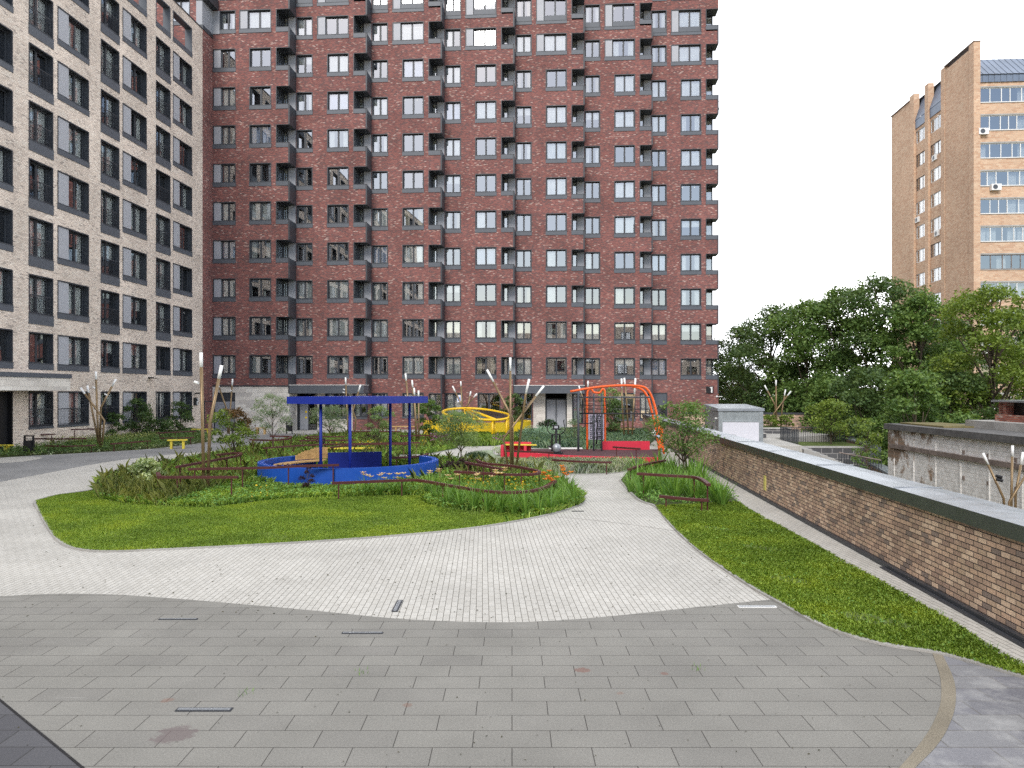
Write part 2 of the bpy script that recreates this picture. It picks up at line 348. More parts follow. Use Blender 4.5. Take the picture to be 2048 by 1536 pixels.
def crom(pts, n=6, closed=False):
    pts = [Vector(p) for p in pts]; L = len(pts); out = []
    for k in range(L if closed else L - 1):
        p0 = pts[(k - 1) % L] if (closed or k > 0) else pts[0]; p1 = pts[k]; p2 = pts[(k + 1) % L]; p3 = pts[(k + 2) % L] if (closed or k < L - 2) else pts[-1]
        for q in range(n):
            t_ = q / n
            out.append(tuple(.5 * ((2 * p1) + (p2 - p0) * t_ + (2 * p0 - 5 * p1 + 4 * p2 - p3) * t_ ** 2 + (3 * p1 - p0 - 3 * p2 + p3) * t_ ** 3)))
    if not closed: out.append(tuple(pts[-1]))
    return out
def gp(pts, z=0.0): return [G(a, b, z) for a, b in pts]

def facade(mb, u0, u1, z0, z1, v, holes, m=0, axis='v'):
    us = sorted({u0, u1} | {x for h in holes for x in h[:2] if u0 < x < u1}); zs = sorted({z0, z1} | {x for h in holes for x in h[2:4] if z0 < x < z1})
    for a, b in zip(us, us[1:]):
        for c, d in zip(zs, zs[1:]):
            mu, mz = (a + b) / 2, (c + d) / 2
            if any(h[0] < mu < h[1] and h[2] < mz < h[3] for h in holes): continue
            if axis == 'v': mb.face([(a, v, c), (b, v, c), (b, v, d), (a, v, d)], m)
            elif axis == '+u': mb.face([(v, a, c), (v, b, c), (v, b, d), (v, a, d)], m)
            else: mb.face([(v, b, c), (v, a, c), (v, a, d), (v, b, d)], m)

# ------------------------------------------------------------------ windows
def wavy(mb, x0, x1, y, z0, z1, m=0, n=14):
    ph = random.random() * 6
    for k in range(n):
        a = x0 + (x1 - x0) * k / n; b = x0 + (x1 - x0) * (k + 1) / n
        ya = y + .035 * math.sin(ph + 2.3 * k); yb = y + .035 * math.sin(ph + 2.3 * (k + 1))
        mb.face([(a, ya, z0), (b, yb, z0), (b, yb, z1), (a, ya, z1)], m)
WC = {}
def window_geo(w, h, panel, dep, rail, apron, lower, cur):
    """frame / pane / panel / curtain / sill / railing of one window; x right, y into the wall, z up from the opening's lower left"""
    R = {}
    f = MB(); e = .045
    f.box(-.02, e, -.018, dep, 0, h).box(w - e, w + .02, -.018, dep, 0, h).box(e, w - e, -.016, dep, h - e, h + .02).box(e, w - e, -.016, dep, -.004, e * .6)
    g0, g1, b0 = panel + e, w - e, e * .6 + lower
    y0, y1 = dep - .075, dep - .004
    fw = .065
    f.box(g0, g0 + fw, y0, y1, b0, h - e).box(g1 - fw, g1, y0, y1, b0, h - e).box(g0 + fw, g1 - fw, y0, y1, b0, b0 + fw).box(g0 + fw, g1 - fw, y0, y1, h - e - fw, h - e)
    mid = (g0 + g1) / 2 if cur % 3 else g0 + (g1 - g0) * .5
    f.box(mid - .07, mid + .07, y0 - .01, y1 - .002, b0 + fw, h - e - fw)
    R['frame'] = (f, M['metal_dark'])
    p = MB().face([(g0, dep - .04, b0), (g1, dep - .04, b0), (g1, dep - .04, h - e), (g0, dep - .04, h - e)])
    R['pane'] = (p, M['glass'])
    if panel: R['panel'] = (MB().box(e + .005, panel, .03, dep - .01, e * .6 + .004, h - e - .004), M['panel_light'])
    if lower: R['spandrel'] = (MB().box(g0 + .003, g1 - .003, .05, dep - .012, e * .6 + .003, b0 - .003), M['metal_slate'])
    if apron: R['sill'] = (MB().box(-.03, w + .03, -.04, .006, -apron, -.008).box(-.05, w + .05, -.06, .02, -.02, -.0045), M['metal_slate'])
    if rail:
        r = MB(); hh = min(1.0, h * .5)
        r.box(e, w - e, .02, .05, hh - .04, hh).box(e, w - e, .025, .045, .06, .09)
        k = int((w - 2 * e) / .11)
        for q in range(1, k): x = e + (w - 2 * e) * q / k; r.box(x - .009, x + .009, .028, .042, .09, hh - .04)
        R['railing'] = (r, M['metal_dark'])
    y = dep + .07; c = MB(); mat = M['curtain'] if cur < 6 else (M['curtain_blue'] if cur == 6 else M['curtain_tan'])
    if cur in (1, 6): wavy(c, g0, g1, y, b0, h - e)
    elif cur in (2, 7): wavy(c, g0, g0 + (g1 - g0) * .28, y, b0, h - e, 0, 6); wavy(c, g1 - (g1 - g0) * .28, g1, y, b0, h - e, 0, 6)
    elif cur == 3: c.face([(g0, y, h * .55), (g1, y, h * .55), (g1, y, h - e), (g0, y, h - e)])
    elif cur == 4: wavy(c, g0, g0 + (g1 - g0) * .5, y, b0, h - e, 0, 8)
    elif cur == 5: c.box(g0 + .1, g0 + .16, dep - .05, dep - .045, h * .8, h * .86).box(mid + .3, mid + .36, dep - .05, dep - .045, h * .8, h * .86); mat = M['sticker']
    if c.f: R['curtain' if cur != 5 else 'sticker'] = (c, mat)
    return R
def window_meshes(*key):
    if key not in WC: WC[key] = {k: mb.mesh(k, mt) for k, (mb, mt) in window_geo(*key).items()}
    return WC[key]
def window(parent, loc, rz, key):
    ms = window_meshes(*key); o = put('window', ms['frame'], parent, loc, rz)
    for k, me in ms.items():
        if k != 'frame':
            c = link(k, me, o)
            if k == 'pane': c.rotation_euler = (random.gauss(0, .012), 0, random.gauss(0, .012))
    return o
SM = ['metal_dark', 'glass', 'panel_light', 'metal_slate', 'curtain', 'curtain_blue', 'curtain_tan', 'sticker', 'panel_grey']
SMATS = [M[k] for k in SM]
def window_into(big, loc, rz, key):
    for k, (mb, mt) in window_geo(*key).items(): big.add(mb, *loc, rot=rz, mo=SM.index([q for q in SM if M[q] is mt][0]))
CURS = [0, 1, 1, 2, 3, 4, 5, 5, 6, 0, 1, 7, 1, 2]
def pick(): return random.choice(CURS)

# ------------------------------------------------------------------ red brick apartment block
OX, OY = -17.34, 59.9
BW, BS, NB = 5.75, 1.425, 7
red = empty('apartment_building', 'tall red brick apartment block with stepped bays and dark corner balconies', 'building', (OX, OY, 0), -TH)
wall = MB(); stones = {0: MB(), 1: MB(), 4: MB()}; big = MB(); room = MB(); loose = []
KMAX, ZTOP, U0 = 11, 41.5, -6.18
for i in range(NB):
    ur, v = BW * i, BS * i; ul = U0 if i == 0 else ur - BW
    holes = []
    for k in range(KMAX + 1):
        zt, zs = 5.92 + 3 * k, 4.45 + 3 * k; low = 0.0
        if k >= 10: zs -= .45; low = .42
        h = zt - zs; ap = .33 if k < 10 else .27
        a0, a1 = (ul + .06, ul + 1.85) if i == 0 else (ul + .06, ul + 1.35)
        p1 = .58 if (i == 0 and k < 9) else 0.0
        if i == 0 and k >= 9: a0 = ul + .6
        b0, b1 = (ur - 3.19, ur - 1.47)
        p2 = 0.0
        if k >= 9: b0 = ur - 4.0; p2 = .62
        holes += [(a0, a1, zs, zt), (b0, b1, zs, zt), (ur - 1.05, ur, zs, zt)]
        loose.append((2, i, k, (b0, v, zs), (round(b1 - b0, 3), h, p2, .24, False, ap, low, pick())))
        loose.append((1, i, k, (a0, v, zs), (round(a1 - a0, 3), h, p1, .24, False, ap, low, pick())))
    gh = []
    if i == 0: gh = [(-6.08, -4.35, 0, 3.0)]
    elif i == 1: gh = [(ul + .1, ul + 1.75, 0, 2.95), (ul + 2.4, ul + 4.25, 1.05, 2.95), (ur - 1.05, ur, 1.05, 2.93)]
    elif i == 2: gh = [(ul + .06, ul + 1.35, 1.05, 2.95), (b0 if False else ur - 3.19, ur - 1.47, 1.05, 2.95), (ur - 1.05, ur, 1.05, 2.93)]
    elif i == 3: gh = [(ul + .06, ul + 1.5, 1.05, 2.95), (ur - 3.0, ur - 1.15, 1.05, 2.95)]
    elif i == 4: gh = [(ul + .06, ul + 1.4, .75, 2.95), (ul + 2.5, ul + 4.3, 0, 2.93), (ur - 1.0, ur - .1, .6, 2.93)]
    elif i == 5: gh = [(ul + 2.5, ul + 4.3, .75, 2.95), (ur - 1.05, ur - .05, .75, 2.95)]
    elif i == 6: gh = [(ul + .06, ul + 1.4, .3, 2.95)]
    stone = stones.get(i, wall)
    if i == 0:
        facade(wall, ul, ur, 3.5, ZTOP, v, holes); facade(stone, ul, ur, 0, 3.5, v, gh)
    elif i == 1:
        facade(wall, ul, ul + 4.6, 3.3, ZTOP, v, holes); facade(wall, ul + 4.6, ur, 0, ZTOP, v, holes + gh); facade(stone, ul, ul + 4.6, 0, 3.3, v, gh)
    elif i == 4:
        facade(wall, ul, ul + 1.5, 0, ZTOP, v, holes + gh); facade(wall, ul + 1.5, ul + 4.75, 3.3, ZTOP, v, holes); facade(wall, ul + 4.75, ur, 0, ZTOP, v, holes + gh)
        facade(stone, ul + 1.5, ul + 4.75, 0, 3.3, v, gh)
    else: facade(wall, ul, ur, 0, ZTOP, v, holes + gh)
    for hh in gh:
        if hh[2] >= .3: loose.append((0, i, -1, (hh[0], v, hh[2]), (round(hh[1] - hh[0], 3), round(hh[3] - hh[2], 3), 0.0, .24, False, .14, 0.0, random.choice([1, 4, 6, 1, 0]))))
    if i < NB - 1:                                              # return wall of the step at ground level
        (stone if i in (0,) else wall).face([(ur, v, 0), (ur, v + BS, 0), (ur, v + BS, 2.9), (ur, v, 2.9)])
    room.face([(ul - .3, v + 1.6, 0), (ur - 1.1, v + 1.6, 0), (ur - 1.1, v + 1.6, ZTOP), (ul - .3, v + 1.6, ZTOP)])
uR, vR = BW * 6, BS * 6
wall.face([(uR - .22, vR + BS, 0), (uR - .22, vR + 24, 0), (uR - .22, vR + 24, ZTOP), (uR - .22, vR + BS, ZTOP)])
wall.face([(uR, vR, 0), (uR, vR + BS, 0), (uR, vR + BS, 3.9), (uR, vR, 3.9)])
wall.face([(uR, vR + BS, 0), (uR - .22, vR + BS, 0), (uR - .22, vR + BS, 3.9), (uR, vR + BS, 3.9)])
wall.face([(uR - .22, vR + 24, 0), (U0 - 12, vR + 24, 0), (U0 - 12, vR + 24, ZTOP), (uR - .22, vR + 24, ZTOP)])
wall.face([(U0 - 12, vR + 24, 0), (U0 - 12, -1.66, 0), (U0 - 12, -1.66, ZTOP), (U0 - 12, vR + 24, ZTOP)])
roof = MB()
roof.face([(U0 - 12, -1.66, ZTOP), (U0, -1.66, ZTOP)] + [p for i in range(NB) for p in (((U0 if i == 0 else BW * (i - 1)), BS * i, ZTOP), (BW * i, BS * i, ZTOP))] + [(uR, vR + 24, ZTOP), (U0 - 12, vR + 24, ZTOP)])
# narrow red return beside the beige block, and the upper storeys that carry on over its roof
wall.face([(U0, -1.66, 0), (U0, 0, 0), (U0, 0, 31.0), (U0, -1.66, 31.0)])
facade(wall, U0 - 12, U0 - .5, 27.5, ZTOP, -1.66, [(U0 - 2.6, U0 - 1.0, 31.4, 33.1), (U0 - 2.6, U0 - 1.0, 34.4, 36.1)])
for k in (9, 10):
    loose.append((0, -1, k, (U0 - 2.6, -1.66, 31.4 + 3 * (k - 9)), (1.6, 1.7, 0.0, .24, False, .3, 0.0, 1)))
wall.build('wall', M['red_brick'], red); [q.build('stone_cladding', M['stone'], red) for q in stones.values()]; room.build('interior', M['room'], red); roof.build('roof', M['bitumen'], red)
for k in (9, 10, 11):
    z = 31.1 + 3 * (k - 9); up = MB()
    up.box(U0 - .04, U0, -1.6, -.02, z, z + 1.85).box(U0 - .5, U0 - .02, -1.66, -1.61, z, z + 1.85)
    for q in range(1, 6): up.box(U0, U0 + .012, -1.6 + q * .26, -1.58 + q * .26, z, z + 1.8)
    up.box(U0, U0 + .58, -.05, -.01, z, z + 1.8)
    up.build('panel', M['panel_grey'], red)
    z = 31.0 + 3 * (k - 9)
    MB().box(U0 - .55, U0 + .05, -1.7, .0, z - .25, z + .08).build('parapet_cap', M['metal_dark'], red); MB().box(U0 - .55, U0 + .5, -1.7, -.04, z + 1.95, z + 2.75).build('soffit', M['metal_dark'], red)
loose.sort(key=lambda q: (-q[0] if q[0] == 2 else 0, q[2], q[1]))
n_ind = 0
for q in loose:
    if (q[0] == 2 and n_ind < 100 and q[2] <= 10) or (n_ind < 99 and q[2] <= 2):
        window(red, q[3], 0.0, q[4]); n_ind += 1
    else: window_into(big, q[3], 0.0, q[4])
tag(big.build('window', SMATS, red), kind='stuff')

def balcony_geo(last=False):
    R = {}; x0 = -1.05
    b = MB().box(-.09, .022, -.022, .03, 2.935, 4.49).box(-.03, .02, .03, 1.40, 2.935, 4.46).box(x0 + .002, .018, .002, 1.40, 5.885, 5.932).box(x0, -.03, .01, 1.40, 4.34, 4.39)
    b.box(x0 - .03, x0 + .03, -.018, .07, 4.39, 5.885).box(x0 - .02, .024, -.05, .02, 4.47, 4.50)
    for y in (.40, .80, 1.20, 1.36): b.box(x0 - .02, x0 + .05, y - .035, y + .035, 4.39, 5.885)
    bx = -.28 if last else -.62
    b.box(x0 + .05, x0 + .11, 1.33, 1.40, 4.39, 5.885).box(bx - .06, bx + .04, 1.33, 1.40, 4.39, 5.885).box(x0 + .11, bx - .06, 1.34, 1.40, 4.39, 4.46).box(x0 + .11, bx - .06, 1.34, 1.40, 5.80, 5.885)
    R['frame'] = (b, M['metal_dark'])
    R['pane'] = (MB().face([(x0, .07, 4.39), (x0, 1.36, 4.39), (x0, 1.36, 5.88), (x0, .07, 5.88)]).face([(x0 + .1, 1.38, 4.4), (bx, 1.38, 4.4), (bx, 1.38, 5.88), (x0 + .1, 1.38, 5.88)]), M['glass'])
    if not last: R['panel'] = (MB().box(bx + .04, -.002, 1.36, 1.40, 4.39, 5.885), M['panel_grey'])
    R['curtain'] = (MB().face([(x0 + .1, 1.55, 4.4), (bx, 1.55, 4.4), (bx, 1.55, 5.88), (x0 + .1, 1.55, 5.88)]).face([(x0 - .06, .12, 4.4), (x0 - .06, .38, 4.4), (x0 - .06, .38, 5.88), (x0 - .06, .12, 5.88)]).face([(x0 - .06, .84, 4.4), (x0 - .06, 1.1, 4.4), (x0 - .06, 1.1, 5.88), (x0 - .06, .84, 5.88)]), M['curtain'])  # pale side strips imitate bright reflections in the glass; the back sheet is curtain
    R['sill'] = (MB().box(x0 - .03, -.095, -.04, .008, 4.12, 4.465), M['metal_slate'])
    return R
bm0 = {k: mb.mesh(k, mt) for k, (mb, mt) in balcony_geo().items()}
bm6 = {k: mb.mesh(k, mt) for k, (mb, mt) in balcony_geo(True).items()}
for i in range(NB):
    for k in range(KMAX):
        ms = bm6 if i == NB - 1 else bm0
        o = put('balcony', ms['frame'], red, (BW * i, BS * i, 3.0 * k))
        for q, me in ms.items():
            if q != 'frame': link(q, me, o)
can = []
for (i, ua, ub_) in ((1, 0.02, 5.9), (4, BW * 3 + .02, BW * 4 - .02)):
    v = BS * i
    c = MB().box(ua, ub_, v - 1.9 + (.45 if i == 1 else .3), v + .0, 2.93, 3.56)
    for q in range(1, 4): x = ua + (ub_ - ua) * q / 4; c.box(x - .008, x + .008, v - 1.458 if i == 1 else v - 1.608, v - 1.4, 2.94, 3.55)
    o = c.build('canopy', M['metal_slate'], red)
    MB().box(ua - .03, ub_ + .03, v - 1.95 + (.45 if i == 1 else .3), v - .0, 3.562, 3.60).build('flashing', M['white'], o)
def entrance(u, v, w, h, kind):
    f = MB().box(u, u + .08, v + .35, v + .45, 0, h).box(u + w - .08, u + w, v + .35, v + .45, 0, h).box(u + .08, u + w - .08, v + .35, v + .45, h - .55, h - .45).box(u + w / 2 - .04, u + w / 2 + .04, v + .36, v + .44, 0, h - .55)
    f.box(u - .0, u + .03, v, v + .35, 0, h).box(u + w - .03, u + w, v, v + .35, 0, h)
    d = f.build('entrance_door', M['metal_dark'], red)
    if kind == 'leaf':
        MB().box(u + .1, u + w / 2 - .05, v + .37, v + .42, .02, h - .56).build('door_leaf', M['panel_grey'], d)
        dots = MB()
        for z in (1.0, 1.45):
            pts = [(u + w / 2 - .22 + .09 * math.cos(a), v + .365, z + .09 * math.sin(a)) for a in np.linspace(0, 2 * math.pi, 14)[:-1]]; dots.face(pts)
        dots.build('door_mark', M['yellow'], d)
        MB().face([(u + w / 2, v + .4, 0), (u + w - .08, v + .4, 0), (u + w - .08, v + .4, h), (u + w / 2, v + .4, h)]).build('pane', M['glass_door'], d)
    else:
        MB().box(u + .1, u + w / 2 - .045, v + .37, v + .42, .02, h - .56).build('door_leaf', M['panel_grey'], d)
        MB().box(u + w / 2 + .045, u + w - .1, v + .37, v + .42, .02, h - .56).build('door_leaf', M['panel_grey'], d)
        MB().tube([(u + w / 2 - .1, v + .33, .9), (u + w / 2 - .1, v + .33, 1.5)], .015).tube([(u + w / 2 + .1, v + .33, .9), (u + w / 2 + .1, v + .33, 1.5)], .015).build('handle', M['silver'], d)
    return d
entrance(.1, BS, 1.65, 2.95, 'leaf'); entrance(BW * 3 + 2.5, BS * 4, 1.8, 2.93, 'double')
sd = MB().box(-6.08, -4.35, .1, .16, 2.3, 3.0).box(-6.08, -6.02, .06, .16, 0, 2.3).box(-4.41, -4.35, .06, .16, 0, 2.3).build('service_door', M['metal_dark'], red)
MB().box(-6.02, -5.23, .1, .14, .02, 2.29).box(-5.21, -4.41, .1, .14, .02, 2.29).build('door_leaf', M['panel_grey'], sd)
gp6 = MB().box(BW * 5 + .1, BW * 5 + 1.35, vR + .02, vR + .05, 1.9, 2.9).build('shutter', M['metal_slate'], red)
MB().box(-6.18, .0, -.05, .0, 3.46, 3.56).build('string_course', M['metal_dark'], red)
MB().box(U0 + .02, U0 + .6, 0, 0, 0, 0)
def number_sign(parent, loc, rz, ch):
    b_ = MB().box(0, .62, -.09, -.01, 0, .56).mesh('sign', M['black']); o = put('number_sign', b_, parent, loc, rz)
    g = MB()
    if ch == '1': g.box(.40, .52, -.12, -.092, .04, .52).box(.32, .40, -.12, -.092, .42, .52)
    else: g.box(.34, .56, -.12, -.092, .44, .52).box(.48, .56, -.12, -.092, .28, .44).box(.34, .56, -.12, -.092, .22, .28).box(.34, .42, -.12, -.092, .10, .22).box(.34, .56, -.12, -.092, .04, .10)
    g.build('numeral', M['white'], o); return o
number_sign(red, (uR - 1.05, vR, 2.95), 0, '1')
pst = MB().box(BW * 2 + 1.05, BW * 2 + 1.4, BS * 3 - .02, BS * 3 - .012, 2.2, 2.8).build('notice', M['paper'], red); MB().box(BW * 2 + 1.12, BW * 2 + 1.33, BS * 3 - .024, BS * 3 - .021, 2.3, 2.62).build('print', M['blue_print'], pst)
pst = MB().box(BW * 3 + .5, BW * 3 + .95, BS * 4 - .02, BS * 4 - .012, 2.1, 2.75).build('notice', M['paper'], red); MB().box(BW * 3 + .56, BW * 3 + .8, BS * 4 - .024, BS * 4 - .021, 2.4, 2.7).build('print', M['blue_print'], pst)
MB().box(uR - .1, uR + .35, vR + .1, vR + .16, 2.62, 2.68).ball((uR - .15, vR - .1, 2.66), .09).build('security_camera', M['white'], red)
MB().tube([(uR, vR + .4, 27.0), (uR + .3, vR + .4, 28.1), (uR + .02, vR + .4, 28.1)], .025).build('bracket', M['gunmetal'], red)

# ------------------------------------------------------------------ beige brick block
bei = empty('apartment_building', 'beige brick apartment block with deep dark framed windows along the yard', 'building', (-23.5, 60.35, 0), -TH)
wall = MB(); big = MB(); holes = []; wins = []
TEND = 88.0
for mth in range(13):
    for col in ('tall', 'wide'):
        t0, t1 = (6.44 + 6.15 * mth, 8.30 + 6.15 * mth) if col == 'tall' else (3.33 + 6.15 * mth, 6.05 + 6.15 * mth)
        pan = 0.0 if col == 'tall' else .98
        for k in range(-1, 9):
            if k == -1: zt, zs, ap, rl = 3.05, 1.2, .12, True
            elif k == 0: zt, zs, ap, rl = 6.15, 4.53, .33, False
            elif k < 8: zt = 6.15 + 3.0 * k; zs = zt - (2.03 if col == 'tall' else 1.77); ap = .55 if col == 'tall' else .33; rl = col == 'tall'
            else: zt, zs, ap, rl = 30.0, 28.15, .33, False
            if k == -1 and mth == 3 and col == 'wide': zs = 0.0
            if k == -1 and mth == 3 and col == 'tall': continue
            holes.append((-t1, -t0, zs, zt))
            if k < 8 and not (k == -1 and mth == 3): wins.append((mth, col, k, (0.0, -t1, zs), (round(t1 - t0, 3), round(zt - zs, 3), pan, .36, rl, ap, 0.0, random.choice([1, 1, 4, 1, 2, 3, 1, 5, 0, 1]))))
            elif k == 8:
                fr = MB(); w, h = t1 - t0, zt - zs
                fr.box(-.02, .05, -.018, .5, 0, h).box(w - .05, w + .02, -.018, .5, 0, h).box(.05, w - .05, -.018, .5, h - .05, h + .02).box(.05, w - .05, -.018, .5, -.01, .04).box(-.03, w + .03, -.04, .0, -ap, -.012)
                if mth < 2: put('roof_opening', fr.mesh('roof_opening', M['metal_slate']), bei, (0, -t1, zs), math.pi / 2)
                else: big.add(fr, 0, -t1, zs, rot=math.pi / 2, mo=3)
facade(wall, -TEND, -1.66, 0, 30.7, 0.0, holes, axis='+u')
inner = [h for h in holes if h[2] > 28]
facade(wall, -TEND, -1.66, 27.7, 30.7, -.5, inner, axis='-u')
wall.face([(-.5, -TEND, 30.7), (0, -TEND, 30.7), (0, -1.66, 30.7), (-.5, -1.66, 30.7)])
wall.face([(-20, -TEND, 0), (0, -TEND, 0), (0, -TEND, 30.7), (-20, -TEND, 27.7)]); wall.face([(-20, -1.68, 0), (-20, -TEND, 0), (-20, -TEND, 27.7), (-20, -1.68, 27.7)])
wh = []  # unseen wing, added so lower windows reflect a darker wall instead of sky
for k in range(4):
    for q in range(20):
        a = 2.0 + 3.4 * q; wh.append((a, a + 2.0, 2.0 + 3.4 * k, 3.9 + 3.4 * k)); window_into(big, (a + 2.0, -TEND, 2.0 + 3.4 * k), math.pi, (2.0, 1.9, 0.0, .3, False, .3, 0.0, pick()))
us = sorted({0.0, 72.0} | {x for h in wh for x in h[:2]}); zs = sorted({0.0, 15.2} | {x for h in wh for x in h[2:]})
for a, b_ in zip(us, us[1:]):
    for c, d in zip(zs, zs[1:]):
        if not any(h[0] < (a + b_) / 2 < h[1] and h[2] < (c + d) / 2 < h[3] for h in wh): wall.face([(b_, -TEND, c), (a, -TEND, c), (a, -TEND, d), (b_, -TEND, d)])
wall.face([(72, -TEND, 0), (72, -TEND - 14, 0), (72, -TEND - 14, 15.2), (72, -TEND, 15.2)][::-1])
wall.build('wall', M['beige_brick'], bei)
MB().box(0, 72, -TEND - 14, -TEND - .02, 15.0, 15.2).build('roof', M['bitumen'], bei)
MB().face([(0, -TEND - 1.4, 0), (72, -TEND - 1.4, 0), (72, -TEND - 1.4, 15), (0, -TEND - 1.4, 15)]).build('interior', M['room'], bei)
MB().box(-20, -.5, -TEND, -1.68, 27.3, 27.7).build('roof', M['bitumen'], bei)
MB().box(-.56, .05, -TEND, -1.66, 30.702, 30.78).build('parapet_cap', M['metal_dark'], bei)
MB().face([(-1.7, -TEND, 0), (-1.7, -1.7, 0), (-1.7, -1.7, 27.2), (-1.7, -TEND, 27.2)]).build('interior', M['room'], bei)
for (mth, col, k, loc, key) in wins:
    if mth < 3 or (mth == 3 and col == 'wide'): window(bei, loc, math.pi / 2, key)
    else: window_into(big, loc, math.pi / 2, key)
tag(big.build('window', SMATS, bei), kind='stuff')
# stone portal at the entrance
tA, tB = 19.2, 26.0
po = MB().box(.004, 1.3, -tB, -tA, 3.1, 3.75).build('canopy', M['stone'], bei)
MB().box(.003, 1.36, -tB - .05, -tA + .05, 3.752, 3.98).build('flashing', M['metal_slate'], po)
d = MB().box(-.3, -.2, -24.5, -21.78, 0, 3.05).box(-.2, .03, -21.86, -21.78, 0, 3.05).box(-.22, -.14, -23.2, -23.1, 0, 3.05).build('entrance_door', M['black'], bei)
number_sign(bei, (0, -3.1, 2.05), math.pi / 2, '2')
wl = [(13.0, 0), (7.6, 0)]
for (tt, _) in ((20.6, 0), (9.3, 0)):
    MB().box(.0, .25, -tt, -tt + .3, 3.95, 4.02).box(.2, .4, -tt - .3, -tt + .5, 3.93, 3.97).build('wall_light', M['black'], bei)
MB().box(.0, .3, -2.9, -2.85, 2.9, 2.98).box(.28, .34, -3.2, -2.75, 2.88, 3.0).build('security_camera', M['black'], bei)
ld = MB().box(.02, 1.7, -1.6, -1.52, 2.28, 2.36).box(.05, .12, -1.62, -1.5, 0, 2.28).build('side_door', M['metal_dark'], bei)

# ------------------------------------------------------------------ old tower
tw = empty('tower_block', 'old tan brick tower block with projecting fins and blue grey roof sheets', 'building', (46.4, 77.5, 0), -TH)
w = MB(); ZT = 38.2
H_front = []
front_w = []
for j in range(13):
    zt = 33.65 - 2.8 * j; front_w.append((zt - 1.47, zt))
facade(w, 0, 30, -4, 34.5, 0, [(.55, 30, a, b) for a, b in front_w])
# side face: blank, recess, fin, recess, fin, blank
def side(v0, v1, u, z1): w.face([(u, v1, -4), (u, v0, -4), (u, v0, z1), (u, v1, z1)])
def fin(v0, v1, z1):
    w.box(-.05, .6, v0, v1, -4, z1)
side(.6, 5.65, 0, ZT - .4)
side(14.2, 19.45, 0, ZT - .5)
fin(-.35, .6, ZT); fin(5.65, 6.5, ZT); fin(9.48, 10.3, ZT - .2); fin(13.1, 14.2, ZT)
sh = []
for (a, b_) in ((6.5, 9.48), (10.3, 13.1)):
    hs = [(a + .25, b_ - .1, z0_, z1_) for z0_, z1_ in front_w]
    facade(w, a, b_, -4, 34.6, .2, hs, axis='-u'); sh += [(a + .25, b_ - .1, z0_, z1_) for z0_, z1_ in front_w]
w.face([(0, 19.45, -4), (30, 19.45, -4), (30, 19.45, ZT - .5), (0, 19.45, ZT - .5)][::-1])
w.build('wall', M['tower_brick'], tw)
rf = MB()
n = 100
for q in range(n):                                                     # corrugated mansard
    a, b_ = .6 + 29.4 * q / n, .6 + 29.4 * (q + 1) / n; o = .04 if q % 2 else 0
    rf.face([(a, -.25 - o, 34.95), (b_, -.25 - o, 34.95), (b_, 2.6 - o, 37.6), (a, 2.6 - o, 37.6)]); rf.face([(a, -.12 - o, 34.2), (b_, -.12 - o, 34.2), (b_, -.12 - o, 34.95), (a, -.12 - o, 34.95)])
for (a, b_) in ((6.5, 9.48), (10.3, 13.1)):
    rf.face([(.12, b_, 34.0), (.12, a, 34.0), (.12, a, 35.0), (.12, b_, 35.0)]); rf.face([(.08, b_, 35.0), (.08, a, 35.0), (.95, a, 37.7), (.95, b_, 37.7)])
rf.face([(.6, 2.6, 37.6), (30, 2.6, 37.6), (30, 19, 37.6), (.6, 19, 37.6)])
rf.build('roof', M['twr_metal'], tw)
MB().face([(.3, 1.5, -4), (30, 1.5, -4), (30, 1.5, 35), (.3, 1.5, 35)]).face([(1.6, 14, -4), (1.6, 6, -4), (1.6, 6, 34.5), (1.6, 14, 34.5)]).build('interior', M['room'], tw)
MB().box(-.1, .65, -.4, 5.7, ZT + .002, ZT + .1).build('parapet_cap', M['rust'], tw); MB().box(-.12, .62, 14.1, 19.5, ZT - .498, ZT - .4).build('parapet_cap', M['rust'], tw)
frm = MB(); gl = MB(); cu = MB(); led = MB()
for j, (z0, z1) in enumerate(front_w[:13]):
    mat = M['white'] if j not in (6,) else M['rust']
    f = MB(); step = 1.05 + .12 * random.random(); x = .55; f.box(.55, 30, -.01, .06, z0, z0 + .07).box(.55, 30, -.01, .06, z1 - .07, z1)
    while x < 29.9: f.box(x, x + .07, -.012, .062, z0 + .07, z1 - .07); x += step * random.choice([1, 1, .75])
    o = f.build('window', mat, tw)
    MB().face([(.55, .03, z0), (30, .03, z0), (30, .03, z1), (.55, .03, z1)]).build('pane', M['glass'], o)
    c = MB(); x = .6
    while x < 29:
        if random.random() < .45: wavy(c, x, x + .9, .5, z0, z1, 0, 5)
        x += 1.0
    c.build('curtain', M['curtain'], o)
    MB().box(.5, 30, -.10, .02, z1 + .004, z1 + .15).box(.5, 30, -.06, .01, z0 - .06, z0 - .004).build('sill', M['concrete'], o)
for q, (a, b_, z0, z1) in enumerate(sh):
    f = MB(); u = .25
    wd = b_ - a; mat = M['rust'] if (random.random() < .15 or q % 13 in (9, 10)) else M['white']
    f.box(u, u + .06, a, b_, z0, z0 + .07).box(u, u + .06, a, b_, z1 - .07, z1)
    for s in (0, .36, .7, 1): v = a + .035 + (wd - .07) * s; f.box(u - .004, u + .064, v - .035, v + .035, z0 + .07, z1 - .07)
    o = f.build('window', mat, tw)
    MB().face([(u + .03, b_, z0), (u + .03, a, z0), (u + .03, a, z1), (u + .03, b_, z1)]).build('pane', M['glass'], o)
    if random.random() < .6: MB().face([(u + .4, b_, z0), (u + .4, a + .9, z0), (u + .4, a + .9, z1), (u + .4, b_, z1)]).build('curtain', M['curtain'], o)
ac = MB().box(0, .95, -.45, -.06, 0, .62); acm = ac.mesh('box', M['white'])
